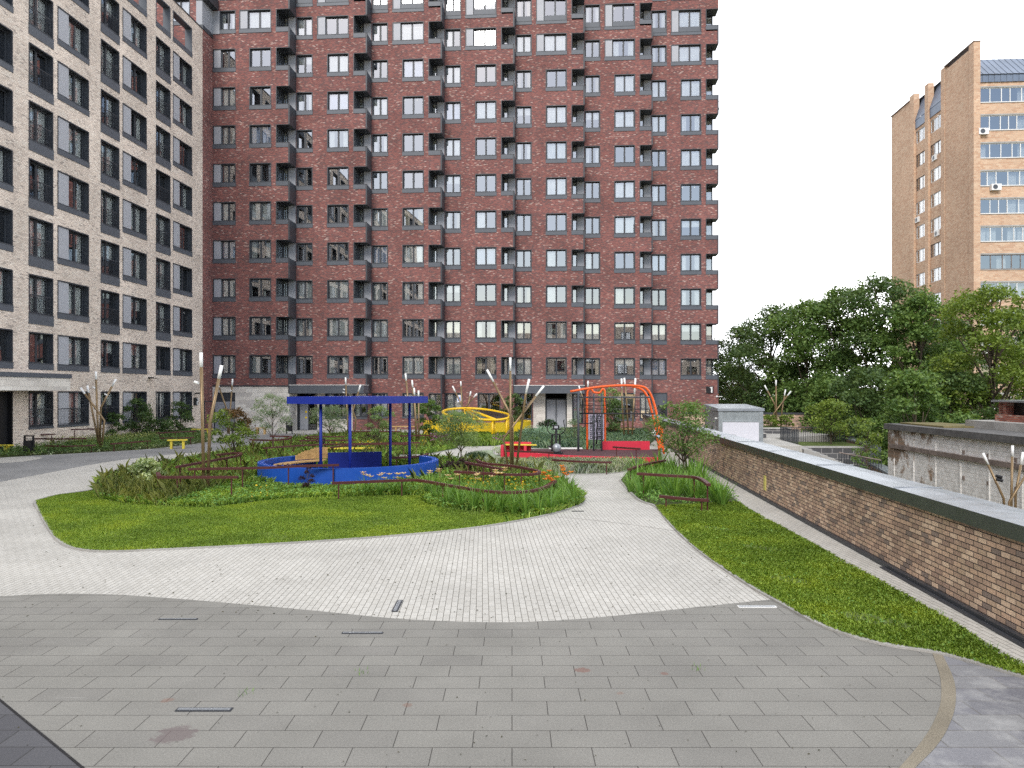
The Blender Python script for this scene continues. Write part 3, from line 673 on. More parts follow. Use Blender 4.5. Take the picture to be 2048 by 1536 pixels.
fan = MB().face([(.36 + .24 * math.cos(a), -.452, .31 + .24 * math.sin(a)) for a in np.linspace(0, 2 * math.pi, 17)[:-1]]).mesh('fan_grille', M['gunmetal'])
for (px, py, on) in ((1963, 265, 'f'), (1988, 376, 'f'), (1985, 598, 'f'), (1866, 316, 's'), (1871, 467, 's'), (1832, 440, 's')):
    q = (px - 1024) / F
    if on == 'f':
        u = (46.4 - 77.5 * q) / (-ST * q - CT); Yd = 77.5 - ST * u; o = put('air_conditioner', acm, tw, (u - .45, 0, CZ + (HZ - py) * Yd / F - .3))
    else:
        v = (46.4 - 77.5 * q) / (CT * q - ST); Yd = 77.5 + CT * v; o = put('air_conditioner', acm, tw, (.5, v + .4, CZ + (HZ - py) * Yd / F - .3), -math.pi / 2)
    link('fan_grille', fan, o)

# ------------------------------------------------------------------ old white painted brick building beyond the wall
old = empty('old_building', 'low old building with peeling white paint on its long brick side', 'building', (17.6, 36.0, 0), -TH)
w = MB(); w.face([(0, 0, -5), (0, -24, -5), (0, -24, 1.43), (0, 0, 1.43)]); w.face([(24, 0, -5), (0, 0, -5), (0, 0, 1.43), (24, 0, 1.43)]); w.face([(0, -24, -5), (24, -24, -5), (24, -24, 1.43), (0, -24, 1.43)])
for k in range(12): w.box(-.035, .01, -2.0 * k - .75, -2.0 * k - .66, -5, 1.0)
w.build('wall', M['old_white'], old)
MB().box(-.14, 24, -24, .1, 1.432, 1.55).box(-.16, .05, -24, .12, 1.30, 1.43).build('roof', M['bitumen'], old)
MB().box(.4, 2.2, -4.5, -.3, 1.552, 1.62).build('moss', M['roof_moss'], old)
MB().box(-.09, -.004, -13.2, -.35, .45, .63).build('steel_channel', M['rust'], old)
kn = MB()
for k in range(5): kn.box(-.05, 0.0, -7.0 - 1.7 * k, -6.9 - 1.7 * k, .68, .82).box(-.05, 0.0, -7.0 - 1.7 * k, -6.9 - 1.7 * k, -.30, -.16)
kn.build('bracket', M['rust'], old)
MB().box(1.6, 9, -15, -3.8, 1.552, 1.86).build('roof_upstand', M['concrete'], old)
ch = MB().box(2.2, 6.5, -8.2, -4.9, 1.862, 2.12).box(2.3, 2.75, -8.1, -7.3, 2.12, 2.62).box(2.3, 2.75, -5.5, -5.0, 2.12, 2.62).box(2.3, 6.4, -5.3, -5.001, 2.12, 2.62).box(3.2, 4.1, -8.1, -7.6, 2.121, 2.62)
c_ = ch.build('roof_vent', M['chimney_brick'], old)
MB().box(2.1, 6.7, -8.3, -4.8, 2.621, 2.70).build('vent_cap', M['galv'], c_); MB().box(2.6, 6.3, -7.9, -5.3, 2.122, 2.6).build('vent_grille', M['black'], c_)

# ------------------------------------------------------------------ brick parapet wall and its coping
wx = lambda Y: 5.49 + .0734 * Y
pw = empty('brick_wall', 'brown brick parapet wall with a wide sheet metal coping beside the lawn', 'wall', (wx(0), 0, 0), -TH)
V0, V1 = 3.0, 57.0
MB().box(0, .66, V0, V1, 0, 1.205).build('wall', M['wall_brick'], pw)
cp = MB(); 
# slightly buckled sheet
nseg = 70
for q in range(nseg):
    a, b_ = V0 + (V1 - V0) * q / nseg, V0 + (V1 - V0) * (q + 1) / nseg
    za, zb = 1.405 + .006 * math.sin(q * 1.7), 1.405 + .006 * math.sin((q + 1) * 1.7)
    cp.face([(-.045, a, 1.40), (.38, a, za + .012), (.38, b_, zb + .012), (-.045, b_, 1.40)][::-1]); cp.face([(.38, a, za + .012), (.76, a, 1.39), (.76, b_, 1.39), (.38, b_, zb + .012)][::-1])
for q in range(14): y = V0 + 1.9 + q * 4.0; cp.box(-.04, .75, y, y + .03, 1.41, 1.425)
cop = cp.build('coping', M['zinc'], pw)
fs = MB().box(-.05, -.002, V0, V1, 1.20, 1.398).box(.662, .765, V0, V1, 1.2, 1.385)
fs.build('fascia', M['fascia'], cop)
MB().box(-.075, -.003, V0, V1, .0, .07).box(-.16, -.08, V0, 13.2, .0, .02).build('flashing', M['metal_dark'], pw)
v = G(1467, 960); MB().box(-.02, -.003, 21.4, 21.62, .28, .68).build('vent_plate', M['step_yellow'], pw)
pin = MB()

# ------------------------------------------------------------------ ground sheets
structure('ground', MB().face([(-400, -60, -3.6), (400, -60, -3.6), (400, 700, -3.6), (-400, 700, -3.6)]), M['terrain'])
yard = [(-34, -34), (wx(-34) + .6, -34), (wx(57) + .6, 57), (wx(57) + 9, 57), (30, 95), (-32, 95)]
structure('courtyard_paving', sheet([(p[0], p[1]) for p in yard], 0.0), M['white_paver'])
kin = [(1865, 1308), (1880, 1355), (1882, 1400), (1870, 1440), (1845, 1482), (1800, 1536), (1740, 1600), (1600, 1750)]
kout = [(1886, 1312), (1908, 1362), (1911, 1410), (1897, 1455), (1872, 1495), (1832, 1536), (1775, 1600), (1650, 1750)]
slab_top = [(-500, 1225), (0, 1193), (170, 1188), (330, 1196), (600, 1219), (800, 1238), (985, 1245), (1120, 1241), (1250, 1230), (1400, 1214), (1545, 1199)]
lawn2_left = [(1240, 962), (1275, 999), (1312, 1014), (1340, 1048), (1395, 1100), (1480, 1160), (1560, 1207), (1650, 1255), (1760, 1289), (1890, 1311), (2048, 1357), (2300, 1425)]
slab = crom(gp(slab_top), 5) + gp([(1650, 1256), (1750, 1286)]) + crom(gp(kin), 5) + [G(-700, 1750)]
structure('grey_slab_paving', sheet([(p[0], p[1]) for p in slab], .004), M['grey_slab'])
structure('dark_slab_paving', sheet([G(-700, 900 + 0)[:2] if False else G(-700, 1268)[:2], G(-163, 1268)[:2], G(0, 1402)[:2], G(163, 1536)[:2], G(423, 1750)[:2], G(-900, 1750)[:2]], .008), M['dark_slab'])
structure('gravel_strip', sheet([p[:2] for p in crom(gp(kin), 6) + crom(gp(kout), 6)[::-1]], .010), M['gravel'])
structure('slate_slab_paving', sheet([p[:2] for p in crom(gp(kout), 6)[::-1] + gp([(1890, 1313), (2048, 1358), (2300, 1427)]) + [(6.0, 4.0), (4.0, 3.6)]], .006), M['slate_slab'])
joint = MB().ribbon((lambda q, n: q)(gp([(-163, 1268), (0, 1402), (163, 1536), (423, 1750)]), 3), .02, .008, .012)
structure('joint_strip', joint, M['black'])
# grey path by the beige block
bed_front = [(-80, 922), (60, 913), (190, 906), (300, 899), (380, 890), (428, 883)]
path_lo = [(-120, 990), (0, 964), (100, 945), (200, 926), (300, 913), (430, 901), (520, 891), (600, 881), (720, 875)]
path_hi = bed_front + [(470, 874), (560, 868), (640, 867), (720, 868)]
structure('asphalt_path', sheet([p[:2] for p in crom(gp(path_hi), 4) + crom(gp(path_lo), 4)[::-1]], .004), M['path_grey'])
structure('path_pad', sheet([p[:2] for p in crom(gp([(-60, 914), (40, 914), (84, 915), (70, 920), (30, 925), (-60, 930)]), 3)], .009), M['white_paver'])
# planting beds and lawns
isl = [(72, 1003), (78, 1022), (98, 1058), (120, 1084), (155, 1099), (215, 1104), (330, 1100), (600, 1086), (820, 1070), (960, 1055), (1080, 1034), (1140, 1018), (1166, 1005), (1160, 988), (1110, 964), (1080, 951), (1040, 946), (1000, 940), (940, 931), (900, 922), (868, 922), (800, 925), (790, 912), (850, 909), (885, 903), (913, 897), (905, 889), (890, 884), (850, 876), (780, 870), (700, 870), (620, 877), (565, 887), (520, 897), (460, 906), (430, 914), (330, 933), (250, 951), (200, 966), (186, 980), (120, 990)]
ISL = [p[:2] for p in crom(gp(isl), 4, True)]
structure('planting_bed', sheet(ISL, .012), M['soil'])
lawn_back = [(186, 996), (239, 1007), (318, 1013), (411, 1017), (463, 1012), (556, 1001), (661, 996), (831, 993), (850, 1008), (913, 1022), (1009, 1028), (1077, 1033)]
LAWN1 = [p[:2] for p in crom(gp([(72, 1003), (78, 1022), (98, 1058), (120, 1084), (155, 1099), (215, 1104), (330, 1100), (600, 1086), (820, 1070), (960, 1055), (1080, 1034)]), 4)] + [p[:2] for p in crom(gp(lawn_back[::-1]), 4)] + [G(187, 983)[:2], G(150, 988)[:2], G(118, 991)[:2]]
structure('lawn', sheet(LAWN1, .018), M['lawn_base'])
R2 = [(2300, 1420), (2048, 1335), (1900, 1245), (1750, 1160), (1600, 1076), (1500, 1022), (1480, 1006), (1430, 968), (1400, 952), (1330, 926), (1285, 926), (1256, 942)]
BED2 = [p[:2] for p in crom(gp(lawn2_left), 4) + crom(gp(R2), 4)]
structure('planting_bed', sheet(BED2, .012), M['soil'])
LAWN2 = [p[:2] for p in crom(gp(lawn2_left[2:]), 4) + crom(gp(R2[:7]), 4)]
structure('lawn', sheet(LAWN2, .018), M['lawn_base'])
BEDD = [p[:2] for p in crom(gp([(925, 917), (960, 924), (1000, 933), (1075, 946), (1150, 949), (1235, 946), (1265, 936), (1320, 922), (1310, 914), (1150, 912), (1003, 912), (985, 901), (945, 904)]), 4, True)]
structure('planting_bed', sheet(BEDD, .012), M['pale_bed'])
BEDE = [p[:2] for p in gp([(1062, 896), (1038, 882), (1045, 869), (1150, 866), (1290, 868), (1300, 892), (1205, 898), (1150, 899)])]
structure('planting_bed', sheet(BEDE, .012), M['pale_bed'])
BEDC = [p[:2] for p in gp([(905, 889), (860, 876), (960, 875), (1060, 876), (1030, 884), (990, 892), (940, 893)])]
structure('planting_bed', sheet(BEDC, .012), M['soil'])
BEDH = [p[:2] for p in crom(gp(bed_front), 4)] + [(-23.5 - ST * 3.4 + .15, 60.35 - CT * 3.4), (-23.5 - ST * 22 + .15, 60.35 - CT * 22)]
structure('planting_bed', sheet(BEDH, .012), M['soil'])
kb = MB().ribbon(ISL, .07, .0, .03, 0, True).ribbon(crom(gp(lawn2_left), 4), .07, 0, .03).ribbon(crom(gp(R2[:9]), 4), .07, 0, .03).ribbon(BEDD, .06, 0, .028, 0, True).ribbon(crom(gp(bed_front), 4), .06, 0, .028)
structure('kerb', kb, M['kerb'])
jl = MB().ribbon(crom(gp([(1085, 1033), (1150, 1037), (1250, 1048), (1350, 1062)]), 4), .03, .0, .007)
structure('joint_strip', jl, M['kerb'])

# ground lights set in the paving
for q, (pts, wd, lab) in enumerate((([(353, 1421), (464, 1421)], .075, 'long recessed paving light nearest the dark stain'), ([(684, 1267), (766, 1267)], .06, 'recessed paving light in the grey slabs below the white paving edge'),
                                    ([(318, 1239.5), (395, 1239.5)], .05, 'recessed paving light in grey slabs toward the beige block'), ([(789, 1224), (800, 1202)], .085, 'short recessed paving light lying along the white pavers'),
                                    ([(1476, 1214.5), (1552, 1214.5)], .09, 'pale recessed paving light at the corner by the lawn'), ([(1143, 1023), (1168, 1023)], .05, 'small dark recessed paving light at the tip of the flower bed'))):
    a, b_ = G(*pts[0]), G(*pts[1]); o = empty('paving_light', lab, 'ground light', ((a[0] + b_[0]) / 2, (a[1] + b_[1]) / 2, 0), 0, 'recessed paving lights')
    L = [(a[0] - o.location[0], a[1] - o.location[1]), (b_[0] - o.location[0], b_[1] - o.location[1])]
    MB().ribbon(L, wd, .004, .014).build('frame', M['metal_dark'] if q != 4 else M['white'], o)
    s = .94; MB().ribbon([(L[0][0] * s, L[0][1] * s), (L[1][0] * s, L[1][1] * s)], wd * .55, .012, .018).build('lens', M['silver'] if q != 5 else M['metal_dark'], o)

# ------------------------------------------------------------------ rails
RAILS = [
 ([(316, 944), (318, 950), (328, 952), (400, 952), (476, 952)], .67, 'dark red rail with curved end in front of the tallest bronze lamp', None),
 ([(377, 936), (470, 934.5), (540, 933), (600, 930), (678, 928)], .75, 'long dark red rail reaching from the bronze lamp to the blue ring', None),
 ([(354, 932), (420, 920), (470, 911), (482, 906), (470, 904.5), (435, 908)], .75, 'dark red rail bent into a hook beneath the yellow green tree', None),
 ([(664, 964), (740, 961), (815, 958), (842, 959), (900, 969), (973, 980), (1040, 982), (1085, 974), (1110, 960)], .52, 'long dark red rail along the daylilies in front of the blue ring', None),
 ([(909, 941), (960, 944), (1023, 947), (1068, 946), (1078, 941.5), (1060, 936), (1017, 929), (980, 926), (962, 922.5), (954, 918)], .70, 'dark red rail looping round the bronze lamp in the flower bed', None),
 ([(932, 923), (965, 929), (1004, 936.6)], .70, 'short straight dark red rail inside the loop of the flower bed', None),
 ([(784, 914), (815, 912.5), (846, 910), (855, 906)], .60, 'low dark red rail seen through the gap of the blue ring', None),
 ([(527, 895), (581, 891), (634, 888), (720, 886), (800, 884.5), (840, 884)], .60, 'very long dark red rail across the meadow behind the blue pavilion', None),
 ([(500, 878), (545, 879), (575, 876.5), (582, 873), (574, 871.5), (540, 871)], .85, 'dark red rail looped round the thin pale tree', None),
 ([(598, 880), (660, 879.5), (712, 878.7)], .60, 'straight dark red rail between the pale trees behind the pavilion', None),
 ([(690, 872), (640, 872), (616, 872.5), (614, 875), (640, 876)], .60, 'small hooked dark red rail near the block entrance path', None),
 ([(661, 893.5), (712, 888), (771, 886.5), (815, 887)], .62, 'dark red rail with sloping flat top beside the yellow bench', None),
 ([(704, 862), (745, 861.5), (800, 862)], .60, 'dark red rail farthest back against the red brick block', None),
 ([(800, 871), (850, 870), (885, 872)], .60, 'dark red rail in front of the yellow play wall', None),
 ([(1012, 900.5), (1060, 902), (1106, 903.7)], .62, 'dark red rail before the red seat and cross trainer', None),
 ([(1105, 918), (1160, 921.5), (1223, 923)], .48, 'dark red rail among pale grasses at the red deck edge', None),
 ([(1227, 892.5), (1253, 894.5), (1280, 896)], .75, 'short greyish red rail on two posts before the red deck', None),
 ([(1258, 937), (1287, 928), (1330, 919)], .62, 'flat topped dull red rail running away behind the iris leaves', None),
 ([(1275, 945), (1330, 948.5), (1393, 953), (1417, 967)], .725, 'dark red rail with a bent end over the iris leaves', None),
 ([(1320, 990), (1370, 995), (1418, 998)], .33, 'lowest short dark red rail at the edge of the narrow lawn', None),
 ([(34, 870), (70, 868.5), (111, 867)], .80, 'dark red rail beside the black bin under the beige block', None),
 ([(51, 876), (110, 876.5), (172, 876)], .62, 'dark red rail passing in front of the large louvred box', None),
 ([(91, 890.5), (140, 891), (191, 889)], .40, 'low dark red rail in the evergreen bed by the path', None),
 ([(222, 886.5), (262, 883.5), (300, 880.5)], .45, 'dark red rail beyond the bronze lamp in the evergreen bed', None),
 ([(142, 858), (175, 857), (207, 856.5)], 1.0, 'tallest dark red rail close to the beige wall', None),
 ([(314, 865), (352, 863), (392, 861.5)], .62, 'dark red rail next to the far yellow bench', None),
 ([(320, 875), (355, 874.8), (388, 874)], .45, 'low dark red rail behind the small yellow bench', None),
]
def arclen(pts):
    d = [0.0]
    for a, b_ in zip(pts, pts[1:]): d.append(d[-1] + math.dist(a[:2], b_[:2]))
    return d
for pts, h, lab, _ in RAILS:
    L = crom([G(a, b_, h) for a, b_ in pts], 5); base = L[0]
    o = empty('rail', lab, 'rail', (base[0], base[1], 0), 0, 'dark red rails in the planting')
    L = [(p[0] - base[0], p[1] - base[1]) for p in L]
    MB().ribbon(L, .11, h - .068, h).build('bar', M['maroon'], o)
    d = arclen(L); tot = d[-1]; npst = max(2, int(round(tot / 1.7)) + 1)
    for q in range(npst):
        s = .18 + (tot - .36) * q / (npst - 1); k = max(i for i in range(len(d)) if d[i] <= s); k = min(k, len(L) - 2)
        f_ = (s - d[k]) / ((d[k + 1] - d[k]) or 1); x = L[k][0] + (L[k + 1][0] - L[k][0]) * f_; y = L[k][1] + (L[k + 1][1] - L[k][1]) * f_
        MB().box(x - .017, x + .017, y - .017, y + .017, 0.0, h - .08).build('post', M['maroon'], o)

# ------------------------------------------------------------------ branching lamps
def lamp(lab, base_px, Y, poles, r, spots=(), zb=0.0):
    bx, by = (base_px - 1024) * Y / F, Y
    o = empty('branching_lamp', lab, 'street lamp', (bx, by, zb), 0, 'branching bronze pole lamps')
    for q, (pts, tip) in enumerate(poles):
        dy = [.0, .16, -.14, .08, -.05][q % 5]
        W = [P(a, b_, Y) for a, b_ in pts]; W = [(p[0] - bx, (p[1] - by) + dy * (1 if i else .35) * (1 + .5 * i / len(W)), p[2] - zb) for i, p in enumerate(W)]
        W[0] = (W[0][0], W[0][1], 0.0)
        a, b_ = Vector(W[-2]), Vector(W[-1]); c = a.lerp(b_, 1 - tip)
        p = MB().tube(W[:-1] + [tuple(c)], r, 10).build('pole', M['bronze'], o, True)
        MB().tube([tuple(c), tuple(b_)], r * 1.04, 10).build('lamp_tip', M['opal'], p, True)
    for (px, py) in spots:
        s = P(px, py, Y); s = (s[0] - bx, s[1] - by - .08, s[2] - zb)
        MB().tube([(s[0] - .07, s[1], s[2] + .02), (s[0] + .06, s[1] - .05, s[2] - .02)], .04, 10).build('spotlight', M['white'] if py < 790 else M['black'], o)
lamp('tallest branching lamp with two bronze poles before the beige block', 411, 23.07, [([(408, 986), (405, 845), (402, 705)], .21), ([(414, 986), (415, 845), (438, 730)], .235)], .05, [(396, 765)])
lamp('four poled bronze branching lamp standing in the flower bed of the foreground', 1027, 27.1, [([(1022, 955), (1021, 835), (1020.5, 715)], .225), ([(1026, 955), (1025, 837), (973.5, 739)], .25), ([(1030, 955), (1051, 790), (1058, 758)], .93), ([(1019, 955), (1007, 877), (1088, 771.5)], .2)], .04)
lamp('bronze branching lamp in the evergreen bed under the beige block', 199, 39.4, [([(199, 902), (195, 840), (191.5, 743)], .165), ([(198, 902), (198, 815), (227.5, 758)], .26), ([(204, 902), (212, 841), (192.5, 813), (165, 775.5)], .33), ([(200, 902), (186, 840), (172.3, 771)], .22)], .05, [(190, 775), (214, 789)])
lamp('distant bronze branching lamp by the service door of the red block', 457, 56.0, [([(456, 868), (452, 814), (436, 768)], .15), ([(458, 868), (457.5, 836), (463, 757.5)], .17)], .06, [(463, 781)])
lamp('bronze branching lamp rising behind the blue pavilion roof', 705, 55.6, [([(697, 868), (695, 838), (691, 754.5)], .18), ([(709.6, 868), (710.5, 837), (704.5, 822), (720, 769)], .27)], .06, [(688, 785), (689, 779)])
lamp('four poled upright bronze lamp beside the blue pavilion', 832, 43.5, [([(824, 891), (818, 820), (811, 747)], .2), ([(833, 893), (829, 820), (823, 760)], .25), ([(835, 893), (832, 840), (829, 776)], .23), ([(838, 891), (837, 840), (836.5, 781)], .22)], .05, [(829, 790)])
lamp('bronze branching lamp above the yellow climbing frame', 930, 56.5, [([(927, 867), (925.5, 814), (905, 772)], .3), ([(929, 867), (924, 814), (921, 762.5)], .2), ([(932, 867), (936, 812), (942, 782.5)], .35), ([(931, 867), (931, 814), (954, 787)], .3)], .055)
lamp('three poled bronze lamp behind the orange exercise frame', 1258, 46.5, [([(1249, 884), (1244, 800), (1243, 757)], .45), ([(1258, 884), (1254, 800), (1249.5, 755.5)], .4), ([(1263.5, 884), (1266, 820), (1269.8, 756.5)], .5)], .055)
lamp('two poled bronze lamp by the entrance of the red block behind the orange frame', 1174, 58.0, [([(1178, 865), (1167, 800), (1157.5, 771.5)], .55), ([(1174, 865), (1176, 815), (1176.5, 761.5)], .25)], .055)
lamp('bronze branching lamp on the terrace before the trees', 1554, 58.0, [([(1553.5, 862), (1552.5, 812), (1552, 760)], .23), ([(1554, 862), (1552, 810), (1531, 770.5)], .27), ([(1551.5, 862), (1546, 827), (1580, 782.5)], .2), ([(1561, 862), (1565, 820), (1572, 779)], .3)], .055, [(1541, 793)])
lamp('bronze branching lamp standing below the wall in front of the peeling building', 2020, 19.0, [([(2020, 1090), (2023, 992), (2025, 891)], .22), ([(2022, 1090), (2017, 999), (1976.5, 908)], .25), ([(2016, 1090), (2010, 1002), (2056, 925)], .15), ([(2033, 1090), (2036, 990), (2052, 905)], .3)], .03, [(1993, 952), (1994, 959)], zb=-3.0)

# ------------------------------------------------------------------ blue pavilion and ring seat
cx, cy, rr = -5.76, 27.35, 3.12
ring = empty('ring_seat', 'round bright blue ring wall in the flower bed open at the back', 'ring wall', (cx, cy, 0))
def arc(a0, a1, r, n): return [(r * math.cos(math.radians(a0 + (a1 - a0) * k / n)), r * math.sin(math.radians(a0 + (a1 - a0) * k / n))) for k in range(n + 1)]
MB().ribbon(arc(128, 400, rr - .1, 56), .22, 0, .60).build('wall', M['blue'], ring)
ip = P(656, 906, 29.6); jp = P(763, 905, 30.2)
MB().ribbon([(ip[0] - cx, ip[1] - cy), ((ip[0] + jp[0]) / 2 - cx, 2.55), (jp[0] - cx, jp[1] - cy)], .10, 0, .68).build('back_panel', M['navy'], ring)
MB().prism(arc(0, 357, rr - .2, 40), .005, .03).build('floor', M['rubber'], ring)
ro = empty('pavilion', 'flat bright blue roof on four slim posts above the ring', 'pavilion', (cx, cy, 0))
cor = [((571 - 1024) * 26.3 / F, 26.3), ((697 - 1024) * 24.9 / F, 24.9), ((858 - 1024) * 28.9 / F, 28.9), ((730 - 1024) * 31.0 / F, 31.0)]
pl = []
for k in range(4):
    p0, p1, p2 = Vector(cor[k - 1]), Vector(cor[k]), Vector(cor[(k + 1) % 4]); r_ = .35 if k == 1 else .12
    a = p1 + (p0 - p1).normalized() * r_; b_ = p1 + (p2 - p1).normalized() * r_
    for q in range(7): t_ = q / 6; w_ = (1 - t_) ** 2 * a + 2 * t_ * (1 - t_) * p1 + t_ ** 2 * b_; pl.append((w_[0] - cx, w_[1] - cy))
MB().prism(pl, 2.615, 2.86).build('roof', M['navy'], ro)
for (px, Y) in ((641.5, 26.0), (700, 25.5), (780.5, 28.0), (819, 28.6)):
    x, y = (px - 1024) * Y / F - cx, Y - cy
    MB().tube([(x, y, 0.03), (x, y, 2.62)], .052, 12).build('post', M['navy'], ro, True)
sb = empty('seat', 'curved wooden slatted seat with high back inside the blue ring', 'bench', (cx, cy, 0))
se = MB(); bk = MB()
for q in range(4): se.ribbon(arc(122 + 2 * q, 178 - 3 * q, rr - .42 - q * .13, 14), .11, .40, .44)
se.build('seat_slats', M['wood'], sb)
a_ = arc(120, 148, rr - .36, 10)
for q in range(9): bk.ribbon(a_[:11 - int(1.1 * max(0, q - 3) ** 1.1)], .05, .47 + .047 * q, .512 + .047 * q)
bk.build('backrest', M['wood'], sb)
lg = MB()
for a in (128, 150, 170): p_ = arc(a, a, rr - .6, 1)[0]; lg.box(p_[0] - .04, p_[0] + .04, p_[1] - .2, p_[1] + .2, .03, .40)
lg.build('support', M['blue'], sb)

# ------------------------------------------------------------------ yellow play wall and climbing frame
yw = empty('play_wall', 'low bright yellow curved play wall in front of the red block', 'play wall', (-2.5, 55.4, 0))
MB().ribbon(arc(160, 398, 3.75, 50), .25, 0, .97).build('wall', M['yellow'], yw)
MB().prism(arc(0, 354, 3.6, 40), .004, .02).build('floor', M['rubber'], yw)
yf = empty('climbing_frame', 'tilted yellow tube climbing frame with a dark rope net', 'climbing frame', (-2.4, 50.6, 0))
loop = [(885.7, 825, 50.4), (893, 820, 51.6), (911, 817.5, 52.4), (929, 816.8, 52.8), (954, 817.5, 53), (980, 820.6, 52.6), (1005, 825.7, 51.6), (1018, 830, 50.4), (1016, 836, 49.2), (1000, 839.5, 48.6), (986, 840, 48.3), (960, 839, 48.2), (925, 836, 48.5), (900, 832, 49.2)]
W = [P(*p) for p in loop]; W = [(p[0] + 2.4, p[1] - 50.6, p[2]) for p in W]
LP = crom(W, 5, True)
MB().tube(LP, .085, 10, closed=True).build('hoop', M['yellow_tube'], yf, True)
def rel(p): return (p[0] + 2.4, p[1] - 50.6, p[2])
MB().tube([rel(P(930, 818, 52.8)), rel(P(958, 827, 50.6)), rel(P(990, 839, 48.4))], .085, 10).build('cross_tube', M['yellow_tube'], yf, True)
MB().tube([rel(P(931, 820, 52.6)), rel(P(945, 830, 50.8)), rel(P(960, 838.5, 48.3))], .075, 10).build('cross_tube', M['yellow_tube'], yf, True)
for (px, py, Y) in ((985, 840, 48.35), (988.5, 840, 48.6), (1013, 837, 49.0), (1018, 831, 50.4), (897, 831, 49.4), (930, 817.5, 52.7)):
    p = rel(P(px, py, Y)); MB().tube([(p[0], p[1], 0), p], .075, 10).build('post', M['yellow_tube'], yf, True)
net = MB()
hx = [rel(P(*p)) for p in ((948, 820, 52.2), (980, 822, 52.4), (1008, 828, 51.2), (1015, 833, 49.8), (1000, 838, 48.8), (990, 837, 48.6), (970, 829, 50.3))]
def lerp(a, b_, t_): return tuple(a[k] + (b_[k] - a[k]) * t_ for k in range(3))
for q in range(9):
    t_ = q / 8
    net.tube([lerp(hx[0], hx[5], t_), lerp(hx[1], hx[4], t_), lerp(hx[2], hx[3], t_)], .022, 5)
    net.tube([lerp(hx[0], hx[2], t_), lerp(hx[6], hx[3], t_), lerp(hx[5], hx[4], t_)], .022, 5)
net.build('net', M['rope'], yf)

# ------------------------------------------------------------------ red sports deck with exercise equipment
dk_front = crom([G(1003, 903, .34), G(1060, 905.5, .34), (lambda g: g)(G(1129, 910.3, .34)), G(1208, 913, .34), G(1285, 914.6, .34), G(1316, 914.6, .34)], 5)
bkY = 37.0
deck = empty('sports_deck', 'maroon rubber exercise deck with a red painted edge', 'sports deck', (2.5, 34, 0))
dp = [(p[0] - 2.5, p[1] - 34) for p in dk_front]; back = [((1325 - 1024) * bkY / F - 2.5, bkY - 34 + .3), ((1205 - 1024) * bkY / F - 2.5, bkY - 34 + .3), ((1130 - 1024) * 37.5 / F - 2.5, 3.6), ((1065 - 1024) * 37.5 / F - 2.5, 3.5), ((1003 - 1024) * 36 / F - 2.5, 2.0)]
MB().prism(dp + back, .01, .25).build('deck', M['rubber'], deck)
MB().ribbon(dp, .16, .0, .34).build('edge', M['redpaint'], deck)
MB().ribbon([((1204 - 1024) * bkY / F - 2.5, bkY - 34), ((1299 - 1024) * bkY / F - 2.5, bkY - 34)], .12, .2, .66).build('back_panel', M['redpaint'], deck)
MB().ribbon([((1098 - 1024) * 37.4 / F - 2.5, 3.45), ((1165 - 1024) * 37.4 / F - 2.5, 3.45)], .1, .2, .32).build('back_edge', M['white'], deck)
rs = empty('bench', 'red painted seat with yellow wood slats at the end of the deck', 'bench', ((1035 - 1024) * 34.5 / F, 34.6, 0))
MB().box(-.75, -.62, -.5, .5, 0, .62).prism([(-.62, .35), (.62, .15), (.62, .42), (-.62, .62)], 0, .75).box(.28, .40, -.42, .2, 0, .62).build('body', M['redpaint'], rs)
MB().prism([(-.62, -.05), (.85, -.28), (.85, -.12), (-.62, .12)], .63, .67).prism([(-.62, .16), (.85, -.08), (.85, .06), (-.62, .32)], .63, .67).build('seat', M['yellow_bench'], rs)

Ys = 36.0
def S(x, y, Y=Ys): return P(1130 + x / 8.533, 750 + y / 8.533, Y)
fr = empty('exercise_frame', 'tall orange and grey outdoor exercise frame with monkey bars and rings', 'exercise frame', (4.3, Ys, .25))
def T(pts, r, m, name='bar', Y=Ys, parent=None, sm=True, n=10):
    mb = MB()
    W = [S(*p) if len(p) == 3 else S(p[0], p[1], Y) for p in pts]
    mb.tube([(p[0] - 4.3, p[1] - Ys, p[2] - .25) for p in W], r, n); return mb.build(name, M[m], parent or fr, sm)
A = [(90, 282, 35.6), (400, 228, 35.6), (700, 192, 35.6), (1000, 178, 35.6), (1280, 190, 35.6), (1400, 242, 35.6), (1480, 370, 35.6), (1540, 560, 35.6), (1590, 800, 35.6), (1640, 1050, 35.6), (1690, 1345, 35.6)]
W = crom([S(*p) for p in A], 4); MB().tube([(p[0] - 4.3, p[1] - Ys, p[2] - .25) for p in W], .055, 12).build('arch', M['orange'], fr, True)
B_ = [(1150, 200, 36.6), (1230, 212, 36.6), (1330, 262, 36.6), (1410, 375, 36.6), (1452, 510, 36.6), (1500, 700, 36.6), (1560, 960, 36.6), (1610, 1300, 36.6)]
W = crom([S(*p) for p in B_], 4); MB().tube([(p[0] - 4.3, p[1] - Ys, p[2] - .25) for p in W], .055, 12).build('arch', M['orange'], fr, True)
Cc = [(380, 1280, 37), (378, 700, 37), (378, 400, 37), (386, 290, 37), (412, 250, 37), (450, 244, 37), (490, 292, 37), (545, 302, 37), (600, 296, 37), (640, 240, 37), (672, 262, 37), (682, 330, 37), (683, 700, 37), (685, 1285, 37)]
W = crom([S(*p) for p in Cc], 4); MB().tube([(p[0] - 4.3, p[1] - Ys, max(0, p[2] - .25)) for p in W], .05, 12).build('arch', M['orange'], fr, True)
def post(x, y0, y1, r, m, name='post', Y=Ys):
    a = S(x, y0, Y); b_ = S(x, y1, Y); MB().tube([(a[0] - 4.3, a[1] - Ys, 0), (b_[0] - 4.3, b_[1] - Ys, b_[2] - .25)], r, 10).build(name, M[m], fr, True)
